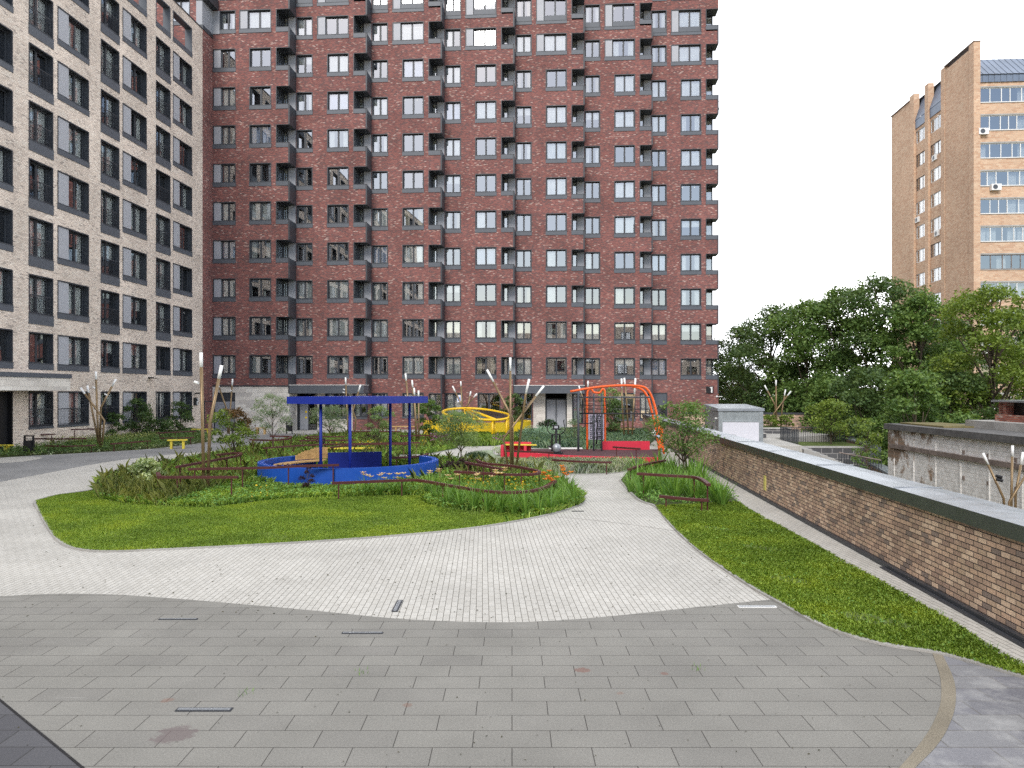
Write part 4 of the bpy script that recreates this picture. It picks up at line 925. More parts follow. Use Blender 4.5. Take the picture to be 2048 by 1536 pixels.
post(228, 1370, 285, .052, 'gunmetal'); post(490, 1370, 320, .042, 'gunmetal', Y=36.2); post(627, 1380, 320, .042, 'gunmetal', Y=36.2)
T([(235, 380), (1450, 380)], .035, 'gunmetal'); T([(228, 655), (1525, 662)], .034, 'black')
for y in (445, 515, 580): T([(325, y), (712, y)], .015, 'black', 'rung')
T([(318, 395), (335, 655)], .02, 'black'); T([(690, 395), (712, 655)], .02, 'black'); T([(765, 390), (765, 650)], .017, 'black'); T([(1025, 390), (1025, 700)], .017, 'black')
T([(810, 655), (815, 590), (830, 580), (1430, 580), (1442, 590), (1445, 655)], .02, 'black', 'hand_rail')
T([(285, 660), (285, 822)], .018, 'black'); T([(303, 660), (303, 822)], .018, 'black'); T([(235, 825), (480, 825), (530, 790), (590, 670)], .022, 'black', 'hand_rail')
for x in (1195, 1405):
    c = S(x, 665); mb = MB(); mb.tube([(c[0] - 4.3 + .105 * math.cos(a), -.12 + .03 * math.sin(a * 1), c[2] - .25 + .115 * math.sin(a)) for a in np.linspace(0, 2 * math.pi, 21)[:-1]], .016, 8, closed=True); mb.build('ring', M['black'], fr, True)
for y in (1060, 1195): T([(490, y, 36.2), (627, y, 36.2)], .02, 'black', 'rung')
T([(548, 670), (540, 760), (555, 850), (538, 950), (548, 1050), (535, 1180)], .035, 'black', 'punch_strap')
a, b_ = S(400, 1100, 36.9), S(665, 672, 36.9)
bd = MB().box(a[0] - 4.3, b_[0] - 4.3, .86, .90, a[2] - .25, b_[2] - .25).build('activity_board', M['lilac'], fr)
gl = MB(); bw_, bh_ = b_[0] - a[0], b_[2] - a[2]
for cI in range(2):
    for rI in range(6):
        x0 = a[0] - 4.3 + bw_ * (.08 + .5 * cI); x1 = x0 + bw_ * .34; z0 = a[2] - .25 + bh_ * (.03 + .16 * rI); z1 = z0 + bh_ * .125
        e = .028; y0, y1 = .84, .858
        gl.box(x0, x1, y0, y1, z0, z0 + e).box(x0, x1, y0, y1, z1 - e, z1).box(x0, x0 + e, y0, y1, z0 + e, z1 - e).box(x1 - e, x1, y0, y1, z0 + e, z1 - e)
        s_ = (rI * 2 + cI) % 4; mx_, mz_ = (x0 + x1) / 2, (z0 + z1) / 2
        if s_ == 0: gl.box(mx_ - .02, mx_ + .06, y0, y1, mz_ - .03, mz_ + .02)
        elif s_ == 1: gl.box(mx_ - .07, mx_ + .02, y0, y1, mz_ - .02, mz_ + .05)
        elif s_ == 2: gl.box(mx_ - .06, mx_ + .06, y0, y1, mz_ - .012, mz_ + .018)
        else: gl.box(mx_ - .02, mx_ + .02, y0, y1, mz_ - .06, mz_ + .06)
gl.build('pictogram', M['metal_dark'], bd)
c1, c2 = S(1590, 880, 35.5), S(1670, 1250, 35.5)
MB().prism([(c1[0] - 4.3, -.55), (c2[0] - 4.3, -.55), (c2[0] - 4.3, -.48), (c1[0] - 4.3, -.48)], c2[2] - .25, c1[2] - .25).build('climbing_panel', M['orange'], fr)
c = S(1515, 990, 35.4); MB().ball((c[0] - 4.3, c[1] - Ys, c[2] - .25), .11, sc=(1, .7, 1.4)).build('climbing_hold', M['white'], fr, True)
c = S(1590, 1050, 35.4); MB().ball((c[0] - 4.3, c[1] - Ys, c[2] - .25), .09).build('climbing_hold', M['curtain_blue'], fr, True)

et = empty('cross_trainer', 'dark grey outdoor cross trainer with silver flywheel on the red deck', 'exercise machine', ((1112 - 1024) * 34.9 / F, 34.9, .25))
k_ = 34.9 / F
def E(px, py, dy=0.0): return ((px - 1112) * k_, dy, CZ - (py - HZ) * k_ - .25)
et.scale = (1.12, 1.12, 1.08)
f = MB().tube([E(1105, 905, .1), E(1105, 873, .1)], .035).tube([E(1119, 905, .1), E(1119, 873, .1)], .035).tube([E(1112, 905, -.2), E(1112, 862, .0)], .05).box(-.18, .18, -.06, .16, E(0, 873)[2], E(0, 871)[2]).box(-.2, .2, -.75, .2, 0, .05)
f.build('frame', M['black'], et)
fw = MB().ball((0.0, -.45, .24), .2, 0, 16, 10, (.9, .7, 1)).build('flywheel', M['silver'], et, True)
MB().tube([E(1098, 893, -.5), E(1112, 898, -.5)], .02).box(E(1096, 0, 0)[0], E(1103, 0, 0)[0], -.7, -.4, .30, .34).build('pedal', M['black'], et); MB().tube([E(1112, 898, -.4), E(1120, 904, -.4)], .02).box(.06, .24, -.6, -.3, .04, .08).build('pedal', M['black'], et)
cn = MB().tube([E(1112, 872), E(1112, 862)], .05).prism([(-.2, -.06), (.2, -.06), (.2, .06), (-.2, .06)], E(0, 863)[2], E(0, 861)[2]).box(-.13, .13, -.07, .05, E(0, 861)[2], E(0, 854.5)[2]).build('console', M['black'], et)
MB().box(-.07, .07, -.076, -.071, E(0, 860)[2], E(0, 856)[2]).build('display', M['panel_light'], cn)
for sx in (-1, 1):
    pts = [(sx * .2, -.02, E(0, 870.5)[2]), (sx * .28, -.04, E(0, 868)[2]), (sx * .36, -.06, E(0, 863)[2]), (sx * .34, -.05, E(0, 856)[2]), (sx * .31, -.05, E(0, 847)[2]), (sx * .33, -.08, E(0, 844.5)[2])]
    MB().tube(crom(pts, 4), .02, 8).build('arm', M['black'], et, True)

# ------------------------------------------------------------------ benches, bins, boxes
def bench(lab, px0, px1, py_top, py_foot, mat='yellow_bench', depth=.45, skew=0.0):
    Y = CZ * F / (py_foot - HZ); x0, x1 = (px0 - 1024) * Y / F, (px1 - 1024) * Y / F; h = CZ - (py_top - HZ) * Y / F
    o = empty('bench', lab, 'bench', ((x0 + x1) / 2, Y, 0), skew, 'low yellow benches'); L = (x1 - x0) / 2
    s = MB()
    for q in range(4): y = -depth / 2 + depth * q / 4; s.box(-L, L, y + .01, y + depth / 4 - .01, h - .06, h)
    s.build('seat', M[mat], o)
    for x in (-L * .62, L * .62): MB().box(x - .05, x + .05, -depth * .35, depth * .35, 0, h - .06).build('leg', M[mat], o)
bench('yellow bench beside the black bin at the edge of the pale pad', -20, 22, 889.5, 908)
bench('small yellow bench at the edge of the evergreen bed', 337, 373, 879, 897.5, skew=.25)
bench('yellow bench near the corner where beige and red blocks meet', 385, 424, 857.5, 872)
bench('pale wood bench in front of the stone cladding', 511, 534, 855, 868.5, 'wood')
bench('long yellow bench half hidden in the meadow behind the blue ring', 652, 748, 895, 912)
bench('wooden bench among grasses behind the orange frame', 1212, 1268, 857, 874, 'wood')
bench('brown wooden bench against the red block behind the meadow', 783, 830, 852, 866, 'wood')
def bin_(lab, px, py_top, py_foot, w=.46):
    Y = CZ * F / (py_foot - HZ); h = CZ - (py_top - HZ) * Y / F
    o = empty('litter_bin', lab, 'litter bin', ((px - 1024) * Y / F, Y, 0), 0, 'black litter bins'); a = w / 2
    f = MB().box(-a, -a + .05, -.05, .05, 0, h).box(a - .05, a, -.05, .05, 0, h).box(-a + .05, a - .05, -.05, .05, h - .06, h).box(-a + .05, a - .05, -.04, .04, h * .80, h * .84)
    f.build('frame', M['black'], o); MB().prism([(x * (a - .06), y * .17) for x, y in ((-1, -1), (1, -1), (1, 1), (-1, 1))], h * .22, h * .74).build('bucket', M['black'], o)
bin_('black litter bin on a frame beside the yellow bench and path pad', 58, 870.5, 911)
bin_('black litter bin beside the door of the stone clad entrance', 578.5, 843, 868)
bin_('black litter bin standing in the meadow behind a blue post', 644, 877, 906, .30)
def louvre(lab, px0, px1, py_top, py_foot, depth=1.5):
    Y = CZ * F / (py_foot - HZ); x0, x1 = (px0 - 1024) * Y / F, (px1 - 1024) * Y / F; h = CZ - (py_top - HZ) * Y / F
    o = empty('louvre_box', lab, 'vent box', ((x0 + x1) / 2, Y, 0), -TH, 'dark louvred vent boxes'); L = (x1 - x0) / 2
    MB().box(-L, L, 0, depth, 0, h - .1).build('body', M['metal_slate'], o)
    s = MB(); k = 12
    for q in range(k): z = .06 + (h - .22) * q / k; s.box(-L + .05, L - .05, -.05, .01, z, z + .04).box(L - .01, L + .05, .05, depth - .05, z, z + .04)
    s.box(-.03, .03, -.06, .0, 0, h - .1)
    s.build('louvre', M['metal_dark'], o); MB().prism([(-L - .08, -.08), (L + .08, -.08), (L + .08, depth + .08), (-L - .08, depth + .08)], h - .1, h).build('lid', M['metal_slate'], o)
louvre('large dark louvred vent box against the beige wall', 66, 113, 852, 889.5)
louvre('smaller dark louvred vent box behind shrubs at the beige wall', 208, 247, 849, 880)

# ------------------------------------------------------------------ terrace beyond the wall
cab = empty('utility_cabin', 'grey galvanised utility cabin with white panel behind the parapet wall', 'utility cabin', ((1437 - 1024) * 45 / F, 45.0, 0), -TH)
MB().box(0, 2.55, .02, 4.6, 0, 1.93).build('body', M['galv'], cab)
MB().box(0, .22, -.02, .018, 0, 1.93).box(2.33, 2.56, -.02, .018, 0, 1.93).box(.22, 2.33, -.03, .018, 1.28, 1.34).build('frame', M['galv'], cab)
MB().box(.23, 2.32, -.008, .017, 0, 1.27).build('white_panel', M['white_panel'], cab)
rf = MB(); rf.v += []
rf.face([(-.06, -.08, 2.07), (2.62, -.08, 2.07), (2.62, 4.7, 2.26), (-.06, 4.7, 2.26)]).face([(-.06, -.08, 1.92), (2.62, -.08, 1.92), (2.62, -.08, 2.07), (-.06, -.08, 2.07)]).face([(-.06, 4.7, 1.95), (-.06, -.08, 1.92), (-.06, -.08, 2.07), (-.06, 4.7, 2.26)]).face([(2.62, -.08, 1.92), (2.62, 4.7, 1.95), (2.62, 4.7, 2.26), (2.62, -.08, 2.07)])
rf.build('roof', M['zinc'], cab)
dr = MB().box(-.03, -.002, .9, 2.0, .05, 1.4).build('door', M['galv'], cab); MB().box(-.09, -.03, 1.7, 1.8, .55, .95).build('handle', M['black'], dr); MB().box(-.12, -.002, .45, .55, 1.45, 1.52).build('lamp', M['white'], cab)
fw_ = empty('brick_wall', 'long brown brick boundary wall at the back of the terrace', 'wall', (0, 0, 0))
MB().ribbon([(14.0, 62.5), (19, 62.0), (25.2, 60.5)], .4, -1, 1.25).build('wall', M['wall_brick'], fw_); MB().ribbon([(14.0, 62.5), (19, 62.0), (25.2, 60.5)], .5, 1.252, 1.4).build('coping', M['metal_dark'], fw_)
sw = empty('stepped_wall', 'retaining wall stepping down with dark grey metal caps along the terrace', 'wall', (0, 0, 0))
line = [((1668, 60.2), (1690, 58.5), 1.20), ((1668, 58.2), (1706, 52.0), .72), ((1700, 51.8), (1749, 44.5), -.03), ((1748, 44.3), (1836, 33.0), -1.02)]
for (a, b_, z) in line:
    p, q = ((a[0] - 1024) * a[1] / F, a[1]), ((b_[0] - 1024) * b_[1] / F, b_[1])
    MB().ribbon([p, q], .5, -3.6, z - .12).build('step', M['wall_brick'], sw); MB().ribbon([p, q], .62, z - .118, z).build('cap', M['zinc'], sw)
    MB().ribbon([((p[0] * .002 + q[0] * .998) , (p[1] * .002 + q[1] * .998)), (q[0] + .0, q[1] - .12)], .66, max(-3.5, z - 1.1), z + .01).build('end_cap', M['metal_slate'], sw)
structure('terrace', MB().prism([(wx(44.3) + .7, 44.3), (16.3, 43.2), (17.2, 50.5), (24.8, 56), (25.2, 60.6), (14, 62.7), (wx(57) + .7, 58)], -3.5, .008), M['white_paver'])
st = MB(); yl = MB()
for q in range(5):
    a = 16.3 + .42 * q; z = -.17 * (q + 1)
    st.prism([(a, 42.9), (a + .42, 42.8), (a + 1.2, 50), (a + .78, 50)], -3.5, z); 
structure('steps', st, M['concrete'])
stp = empty('seat_steps', 'grey stone seat steps with yellow edges on the terrace', 'steps', (14.7, 50.5, 0))
MB().box(-.6, 2.0, .0, 1.2, 0, .28).box(-.6, 2.0, 1.2, 2.6, 0, .56).build('step', M['grey_stone'], stp); MB().box(-.62, .9, -.02, 1.198, .282, .34).box(-.62, .7, 1.18, 2.6, .562, .62).build('edge', M['step_yellow'], stp); MB().box(.9, 2.02, -.02, 1.198, .282, .33).build('slab', M['concrete'], stp)
def planter(lab, x0, x1, y0, y1, z0, z1, rail=True, mat='grey_stone'):
    o = empty('planter', lab, 'planter', ((x0 + x1) / 2, y0, z0), -TH, 'stone planters on the terrace'); L = (x1 - x0) / 2; D = y1 - y0; H = z1 - z0
    MB().box(-L, L, 0, D, 0, H - .1).build('body', M[mat], o); cp_ = MB().box(-L - .04, L + .04, -.04, .35, H - .098, H).box(-L - .04, -L + .35, .35, D, H - .098, H).build('coping', M['concrete'], o)
    MB().box(-L + .36, L - .03, .36, D, H - .2, H + .02).build('turf', M['lawn_base'], o)
    if rail:
        r = MB(); n_ = int(2 * L / .14)
        for (xa, ya, xb, yb) in ((-L + .1, .12, -L + .1, D), (-L + .1, D - .1, L, D - .1)):
            d_ = math.hypot(xb - xa, yb - ya); m_ = int(d_ / .14)
            for q in range(m_ + 1): x, y = xa + (xb - xa) * q / m_, ya + (yb - ya) * q / m_; r.box(x - .012, x + .012, y - .012, y + .012, H, H + .95)
            r.tube([(xa, ya, H + .95), (xb, yb, H + .95)], .025, 6)
        r.build('railing', M['metal_dark'], o)
    return o
planter('stone planter with small tree and bar railing on the terrace', 17.1, 21.2, 46.0, 50.0, -1.6, -.22)
planter('low stone planter in front of the far boundary wall with the lamp', 14.6, 20.2, 56.0, 59.5, -.1, .45, False)
hr = empty('hand_rail', 'dark barred hand railing low on the terrace below the small planter', 'railing', P(1678, 905, 41.5))
b0 = hr.location
r = MB(); a, b_ = Vector((0, 0, 0)), Vector((1.9, -.8, -.35))
for q in range(17): p = a.lerp(b_, q / 16); r.box(p.x - .014, p.x + .014, p.y - .014, p.y + .014, p.z - .95, p.z)
r.build('baluster', M['metal_dark'], hr); MB().tube([tuple(a), tuple(b_)], .035, 6).build('bar', M['rust'], hr)

# ------------------------------------------------------------------ vegetation
def fastmesh(name, V, nper, mat):
    """V: (n, nper, 3) polygons"""
    n = V.shape[0]; me = bpy.data.meshes.new(name)
    me.vertices.add(n * nper); me.vertices.foreach_set('co', V.astype(np.float32).ravel())
    me.loops.add(n * nper); me.loops.foreach_set('vertex_index', np.arange(n * nper, dtype=np.int32))
    me.polygons.add(n); me.polygons.foreach_set('loop_start', np.arange(0, n * nper, nper, dtype=np.int32))
    try: me.polygons.foreach_set('loop_total', np.full(n, nper, dtype=np.int32))
    except Exception: pass
    me.update(calc_edges=True); me.materials.append(mat); return me
def leaves(cent, size, aspect=.55, up=.5, droop=0.0, rng=RNG):
    n = len(cent); nr = rng.normal(size=(n, 3)); nr[:, 2] = np.abs(nr[:, 2]) + up; nr /= np.linalg.norm(nr, axis=1)[:, None]
    a = rng.normal(size=(n, 3)); a[:, 2] -= droop; a -= nr * (a * nr).sum(1)[:, None]; a /= np.linalg.norm(a, axis=1)[:, None]; b = np.cross(nr, a)
    s = (size * rng.uniform(.65, 1.3, n))[:, None]
    return np.stack([cent - a * s * .5, cent + b * s * aspect * .5 + a * s * .05, cent + a * s * .5, cent - b * s * aspect * .5 + a * s * .05], 1)
def crown_pts(lobes, n, rng, shell=.45):
    w = np.array([l[3] ** 2.2 for l in lobes]); w /= w.sum(); idx = rng.choice(len(lobes), n, p=w)
    L = np.array(lobes)[idx]; d = rng.normal(size=(n, 3)); d /= np.linalg.norm(d, axis=1)[:, None]
    d[:, 2] = np.where(d[:, 2] < -.3, -d[:, 2], d[:, 2])
    r = (shell + (1 - shell) * rng.random(n) ** .6); r *= 1 + .22 * np.sin(d[:, 0] * 7 + L[:, 0] * 3) * np.sin(d[:, 1] * 6 + L[:, 1] * 5) + .12 * rng.normal(size=n)
    return L[:, :3] + d * (r * L[:, 3])[:, None] * np.array([1, 1, .78])
def tree(name, lab, cat, base, h, cr, n, leaf, mat, seed, trunk_r=.1, cb=.3, lobes=14, group=None, bark='bark', aspect=.55, multi=1, lob_r=.36, droop=0.0, mat2=None, frac2=0.0, squash=1.0):
    rng = np.random.default_rng(seed); o = empty(name, lab, cat, base, 0, group)
    lb = []; zc0, zc1 = h * cb, h
    for k in range(lobes):
        t_ = (k + .5) / lobes; z = zc0 + (zc1 - zc0) * t_; env = math.sin(math.pi * min(1, .12 + .84 * t_)) ** .7
        a = k * 2.399 + rng.uniform(-.4, .4); R = cr * env * rng.uniform(.35, .85); r = cr * lob_r * rng.uniform(.75, 1.25) * (.75 + .4 * env)
        lb.append((R * math.cos(a), R * math.sin(a) * squash, min(z, h - r * .7), r))
    pts = crown_pts(lb, n, rng); n2 = int(n * frac2)
    tw = MB()
    for s in range(multi):
        ax, ay = (rng.uniform(-.25, .25, 2) * cr if multi > 1 else (0, 0)); bx, by = (rng.uniform(-.12, .12, 2) if multi > 1 else (0, 0))
        top = h * (.8 if multi == 1 else .7)
        pl_ = [(bx, by, -.05), (bx + ax * .15, by + ay * .15, top * .3), (ax * .6 + rng.normal() * trunk_r * .6, ay * .6 + rng.normal() * trunk_r * .6, top * .65), (ax, ay, top)]
        tw.tube(crom(pl_, 3), [trunk_r * (1 - .085 * q) for q in range(10)], 7)
    for l in lb:
        z0 = max(h * cb * .75, l[2] - cr * .8); tw.tube(crom([(0, 0, min(z0, h * .75)), (l[0] * .5, l[1] * .5, (z0 + l[2]) / 2 + .02), (l[0], l[1], l[2])], 2), [trunk_r * .45, trunk_r * .38, trunk_r * .3, trunk_r * .22, trunk_r * .14], 5)
    tw.build('trunk', M[bark], o, True)
    if n2:
        mx = sorted(range(n), key=lambda q: -(pts[q, 0] * .8 + pts[q, 2]))[:n2]; mk = np.zeros(n, bool); mk[mx] = True
        link('crown', fastmesh('crown', leaves(pts[~mk], leaf, aspect, .5, droop, rng), 4, M[mat]), o); link('foliage', fastmesh('foliage', leaves(pts[mk], leaf, aspect, .5, droop, rng), 4, M[mat2]), o)
    else: link('crown', fastmesh('crown', leaves(pts, leaf, aspect, .5, droop, rng), 4, M[mat]), o)
    return o
def at(px, Y, z=0.0): return ((px - 1024) * Y / F, Y, z)
def htop(py, Y, z=0.0): return CZ - (py - HZ) * Y / F - z
BT = [ # px, Y, top py, crown radius m, leaf material, leaf count, label
 (1478, 76, 655, 3.6, 'leaf_dark', 9000, 'dark tree nearest the corner of the red block'),
 (1542, 68, 612, 3.9, 'leaf_dark', 10000, 'dark green tree rising behind the terrace lamp'),
 (1612, 64, 603, 3.7, 'leaf_mid', 10000, 'mid green tree above the terrace boundary wall'),
 (1685, 62, 578, 4.0, 'leaf_mid', 11000, 'tall tree above the small planter tree'),
 (1762, 60, 556, 4.2, 'leaf_dark', 10000, 'tallest feathery tree reaching up beside the tower'),
 (1838, 56, 590, 3.4, 'leaf_mid', 10000, 'tree in front of the side face of the tower'),
 (1895, 62, 640, 3.2, 'leaf_dark', 8000, 'dark tree below the corner of the tower'),
 (1985, 47, 575, 4.3, 'leaf_lime', 8000, 'sparse lime green tree with open branches before the tower'),
 (2075, 52, 610, 3.8, 'leaf_mid', 7000, 'green tree at the edge of view past the roof vent'),
]
for q, (px, Y, py, cr, mt, n, lab) in enumerate(BT):
    tree('tree', lab, 'tree', at(px, Y, -3.5), htop(py, Y, -3.5), cr, int(n * 2.0), .25 if q != 7 else .23, mt, 100 + q, .2, .2 if q != 7 else .34, 22, 'trees beyond the terrace', lob_r=.36 if q != 7 else .28)
for q, (px, Y, py, cr, mt, lab) in enumerate(((1600, 66, 730, 3.2, 'leaf_dark', 'dark undergrowth bush behind the terrace boundary wall'), (1735, 52, 735, 3.3, 'leaf_dark', 'broad dark bush above the stepped retaining wall'), (1830, 44, 742, 3.0, 'leaf_mid', 'broad green bush against the end of the peeling building'), (1905, 48, 745, 2.8, 'leaf_dark', 'dark bush behind the roof of the peeling building'), (1470, 84, 745, 3.2, 'leaf_dark', 'dark bush beside the red block corner'), (1665, 58, 760, 3.0, 'leaf_mid', 'bush filling the gap above the stepped wall top'))):
    tree('shrub', lab, 'shrub', at(px, Y, -3.5), htop(py, Y, -3.5), cr, 12000, .24, mt, 200 + q, .09, .05, 18, 'bushes beyond the terrace', multi=3)
tree('tree', 'pale yellowish tree far off past the red block corner', 'tree', at(1462, 125, -3.5), htop(733, 125, -3.5), 3.6, 4500, .42, 'leaf_far', 300, .2, .15, 14)
# terrace saplings
tree('sapling', 'small maple growing in the railed stone planter', 'small tree', at(1662, 47.5, -.25), htop(800, 47.5, -.25), 1.55, 2600, .17, 'leaf_lime', 310, .06, .22, 14, 'small trees on the terrace', multi=1)
tree('sapling', 'small yellowish tree growing between planter and peeling building', 'small tree', at(1735, 42.0, -2.2), htop(836, 42, -2.2), .95, 1200, .14, 'leaf_lime', 311, .035, .35, 10, 'small trees on the terrace')
tree('sapling', 'thin bush in front of the low terrace hand rail', 'small tree', at(1722, 39.5, -2.4), htop(888, 39.5, -2.4), .62, 600, .11, 'leaf_mid', 312, .03, .3, 8, 'small trees on the terrace')
for q, (px, lab) in enumerate(((1540, 'rounded plant by the foot of the terrace lamp'), (1573, 'wider yellowish plant right beside the terrace lamp'))):
    tree('shrub', lab, 'shrub', at(px, 57.0, .4), .95, .75, 900, .14, 'leaf_lime', 320 + q, .02, .1, 7, 'plants in the far planter', multi=3)
# courtyard trees and shrubs
tree('small_tree', 'yellow green small tree with russet tips above the hooked rail', 'small tree', at(466, 33.0), htop(818, 33), .95, 3400, .11, 'leaf_lime', 401, .03, .3, 14, None, multi=3, mat2='leaf_russet', frac2=.2)
tree('small_tree', 'thin pale tree with drooping grey green leaves before the stone cladding', 'small tree', at(545, 38.8), htop(788, 38.8), 1.15, 3000, .13, 'leaf_grey', 402, .03, .33, 16, None, aspect=.22, droop=1.2, lob_r=.30)
tree('small_tree', 'round grey green tree behind the first blue post', 'small tree', at(660, 50), htop(812, 50), 1.3, 4000, .14, 'leaf_grey', 403, .04, .28, 14, None, aspect=.25)
tree('small_tree', 'narrow olive green tree between two blue posts', 'small tree', at(757, 38.8), htop(812, 38.8), .75, 2600, .11, 'leaf_willow', 404, .03, .3, 12, None, aspect=.35)
tree('small_tree', 'leafy bright tree between the upright lamp and the yellow wall', 'small tree', at(858, 46), htop(800, 46), .85, 2600, .13, 'leaf_mid', 405, .035, .2, 12, None)
tree('small_tree', 'round willow on a slim trunk in front of the yellow wall', 'small tree', at(922, 31.2), htop(822, 31.2), 1.0, 7500, .105, 'leaf_willow', 406, .035, .36, 16, None, aspect=.22, lob_r=.42)
tree('small_tree', 'dark tree against the red block behind the foreground lamp', 'small tree', at(1024, 57), htop(786, 57), 1.0, 1700, .16, 'leaf_dark', 407, .045, .2, 12, None)
tree('small_tree', 'large multi stemmed shrub tree beside the parapet wall', 'small tree', at(1366, 26.5), htop(803, 26.5), 1.32, 3600, .10, 'leaf_mid', 408, .032, .3, 20, None, multi=5, lob_r=.30)
tree('small_tree', 'dark leafy tree seen through the orange frame', 'small tree', at(1228, 50), htop(800, 50), 1.0, 2200, .14, 'leaf_dark', 409, .04, .12, 12, None)
tree('small_tree', 'light shrub tree seen under the upper orange arch', 'small tree', at(1222, 56), htop(776, 56), 1.1, 1400, .16, 'leaf_willow', 410, .04, .35, 12, None)
tree('shrub', 'variegated cream and green shrub at the corner of the flower bed', 'shrub', at(294, 24.6), htop(919, 24.6), .60, 2600, .095, 'leaf_varieg', 411, .016, .12, 12, None, multi=4)
for q, (px, Y, py, cr, mt, n, lab) in enumerate(((276, 49, 797, 1.15, 'leaf_dark', 2200, 'tallest dark shrub against the beige wall windows'), (226, 47, 826, .75, 'leaf_dark', 1300, 'rounded dark shrub behind the bronze lamp at the beige wall'), (362, 53, 803, .95, 'leaf_dark', 1500, 'loose dark shrub near the number sign of the beige block'), (158, 45, 853, .62, 'leaf_pine', 1100, 'low dark shrub beside the large louvred box'), (320, 51, 838, .9, 'leaf_dark', 1300, 'spreading dark shrub in the middle of the evergreen bed'), (10, 43, 806, .5, 'leaf_mid', 500, 'shrub at the entrance of the beige block'))):
    tree('shrub', lab, 'shrub', at(px, Y), htop(py, Y), cr, n, .15, mt, 420 + q, .03, .12, 11, 'shrubs by the beige block', multi=3)
def low(lab, px, py, w, h, mt, n, seed, leaf=.09, asp=.4, grp=None, cat='shrub'):
    g = G(px, py); tree('shrub', lab, cat, (g[0], g[1], .01), h, w, n, leaf, mt, seed, .012, .05, 9, grp, aspect=asp, multi=3)
low('dark spreading juniper beside the white path', 955, 921, .62, .38, 'leaf_pine', 1300, 440, .12, .16)
low('plum leaved shrub at the foot of the round willow', 932, 957, .40, .68, 'leaf_plum', 700, 441)
low('dusty plum shrub next to the blue ring', 902, 950, .45, .5, 'leaf_plum', 500, 442)
low('slender purple stemmed plant against the blue ring', 616, 985, .26, .75, 'leaf_plum', 800, 443, .06)
low('small purple bush behind the blue posts', 738, 888, .6, .55, 'leaf_plum', 700, 444)
low('silvery bush at the right end of the yellow wall', 1085, 880, 1.35, .85, 'fescue_teal', 2200, 445, .13, .25)
low('dark low bush in front of the double entrance door', 1095, 866, .9, 1.0, 'leaf_pine', 1200, 446, .16)
low('pale leaved shrub beside the cross trainer', 1150, 892, .75, 1.5, 'leaf_grey', 900, 447, .11)
low('rust coloured grass tuft behind the orange frame', 1227, 876, .55, .95, 'leaf_russet', 900, 448, .22, .08)
low('white flowering low shrub at the red seat', 1000, 912, .45, .45, 'leaf_varieg', 500, 449, .07)
low('small green bush by the willow along the path', 1070, 893, .5, .5, 'leaf_mid', 500, 450, .1)
low('grey leaved low plant in the gap of the blue ring', 790, 928, .6, .30, 'leaf_grey', 700, 451, .08)

# blades ----------------------------------------------------------------
def inpoly(P_, poly):
    x, y = P_[:, 0], P_[:, 1]; ins = np.zeros(len(P_), bool); q = np.array(poly); j = len(q) - 1
    for i in range(len(q)):
        xi, yi = q[i]; xj, yj = q[j]; c = ((yi > y) != (yj > y)) & (x < (xj - xi) * (y - yi) / ((yj - yi) or 1e-9) + xi); ins ^= c; j = i
    return ins
def scatter(poly, dens, rng, fall=None):
    q = np.array(poly); lo, hi = q.min(0), q.max(0); n = int((hi[0] - lo[0]) * (hi[1] - lo[1]) * dens); p = lo + rng.random((n, 2)) * (hi - lo); p = p[inpoly(p, poly)]
    if fall is not None: p = p[rng.random(len(p)) < fall(p)]
    return p
def blades(p, h, w, bend, rng, z=.012):
    n = len(p); a = rng.uniform(0, 2 * math.pi, n); d = np.stack([np.cos(a), np.sin(a)], 1); hh = h * rng.uniform(.5, 1.25, n); bb = bend * hh * rng.uniform(.2, 1.3, n)
    s = np.stack([-d[:, 1], d[:, 0]], 1) * (w * rng.uniform(.7, 1.3, n) / 2)[:, None]
    def pt(f, side, zf):
        o = np.empty((n, 3)); o[:, :2] = p + d * (bb * f)[:, None] + s * side; o[:, 2] = z + hh * zf; return o
    return np.stack([pt(0, -1, 0), pt(0, 1, 0), pt(.35, .8, .62), pt(1, 0, 1 - .25 * bend), pt(.35, -.8, .62)], 1)
def stuff(name, V, mat, lab=None):
    o = link(name, fastmesh(name, V, V.shape[1], M[mat])); return tag(o, kind='stuff', label=lab, cat='grass' if lab else None)
r1 = np.random.default_rng(5)
def nz(p, s, ph): return np.sin(p[:, 0] * s + ph) * np.sin(p[:, 1] * s * 1.3 + ph * 2) + .5 * np.sin(p[:, 0] * s * 2.3 + p[:, 1] * s * 1.9 + ph)
pl1 = scatter(LAWN1, 2600, r1, lambda p: np.clip(1.0 - .45 * (nz(p, 1.7, .4) > 1.0), 0, 1)); stuff('lawn_grass', blades(pl1, .045, .010, .8, r1, .016), 'lawn', 'short mown lawn grass in front of the flower bed')
pl2 = scatter(LAWN2, 3600, r1, lambda p: np.clip(1.0 - .8 * (nz(p, 2.1, 1.2) > .85), 0, 1)); stuff('lawn_grass', blades(pl2, .055, .010, .9, r1, .016), 'lawn', 'rough lawn grass between slabs and the strip by the wall')
edge = scatter(LAWN2, 60, r1); V = leaves(np.column_stack([edge, np.full(len(edge), .04)]), .07, .5, 1.0, 0, r1); stuff('weeds', V, 'herb', 'small broad leaved weeds scattered through the rough lawn')
PLANT = [p for p in ISL]
lawn_arr = LAWN1
def not_in(p):
    ok = ~inpoly(p, lawn_arr); ok &= (np.hypot(p[:, 0] - cx, p[:, 1] - cy) > rr + .25); return ok
pm = scatter(PLANT, 420, r1, lambda p: np.clip(26.0 / p[:, 1], .2, 1) ** 1.6); pm = pm[not_in(pm)]; pm = pm[1024 + pm[:, 0] * F / pm[:, 1] > 188]
near = pm[:, 1] < 24.5
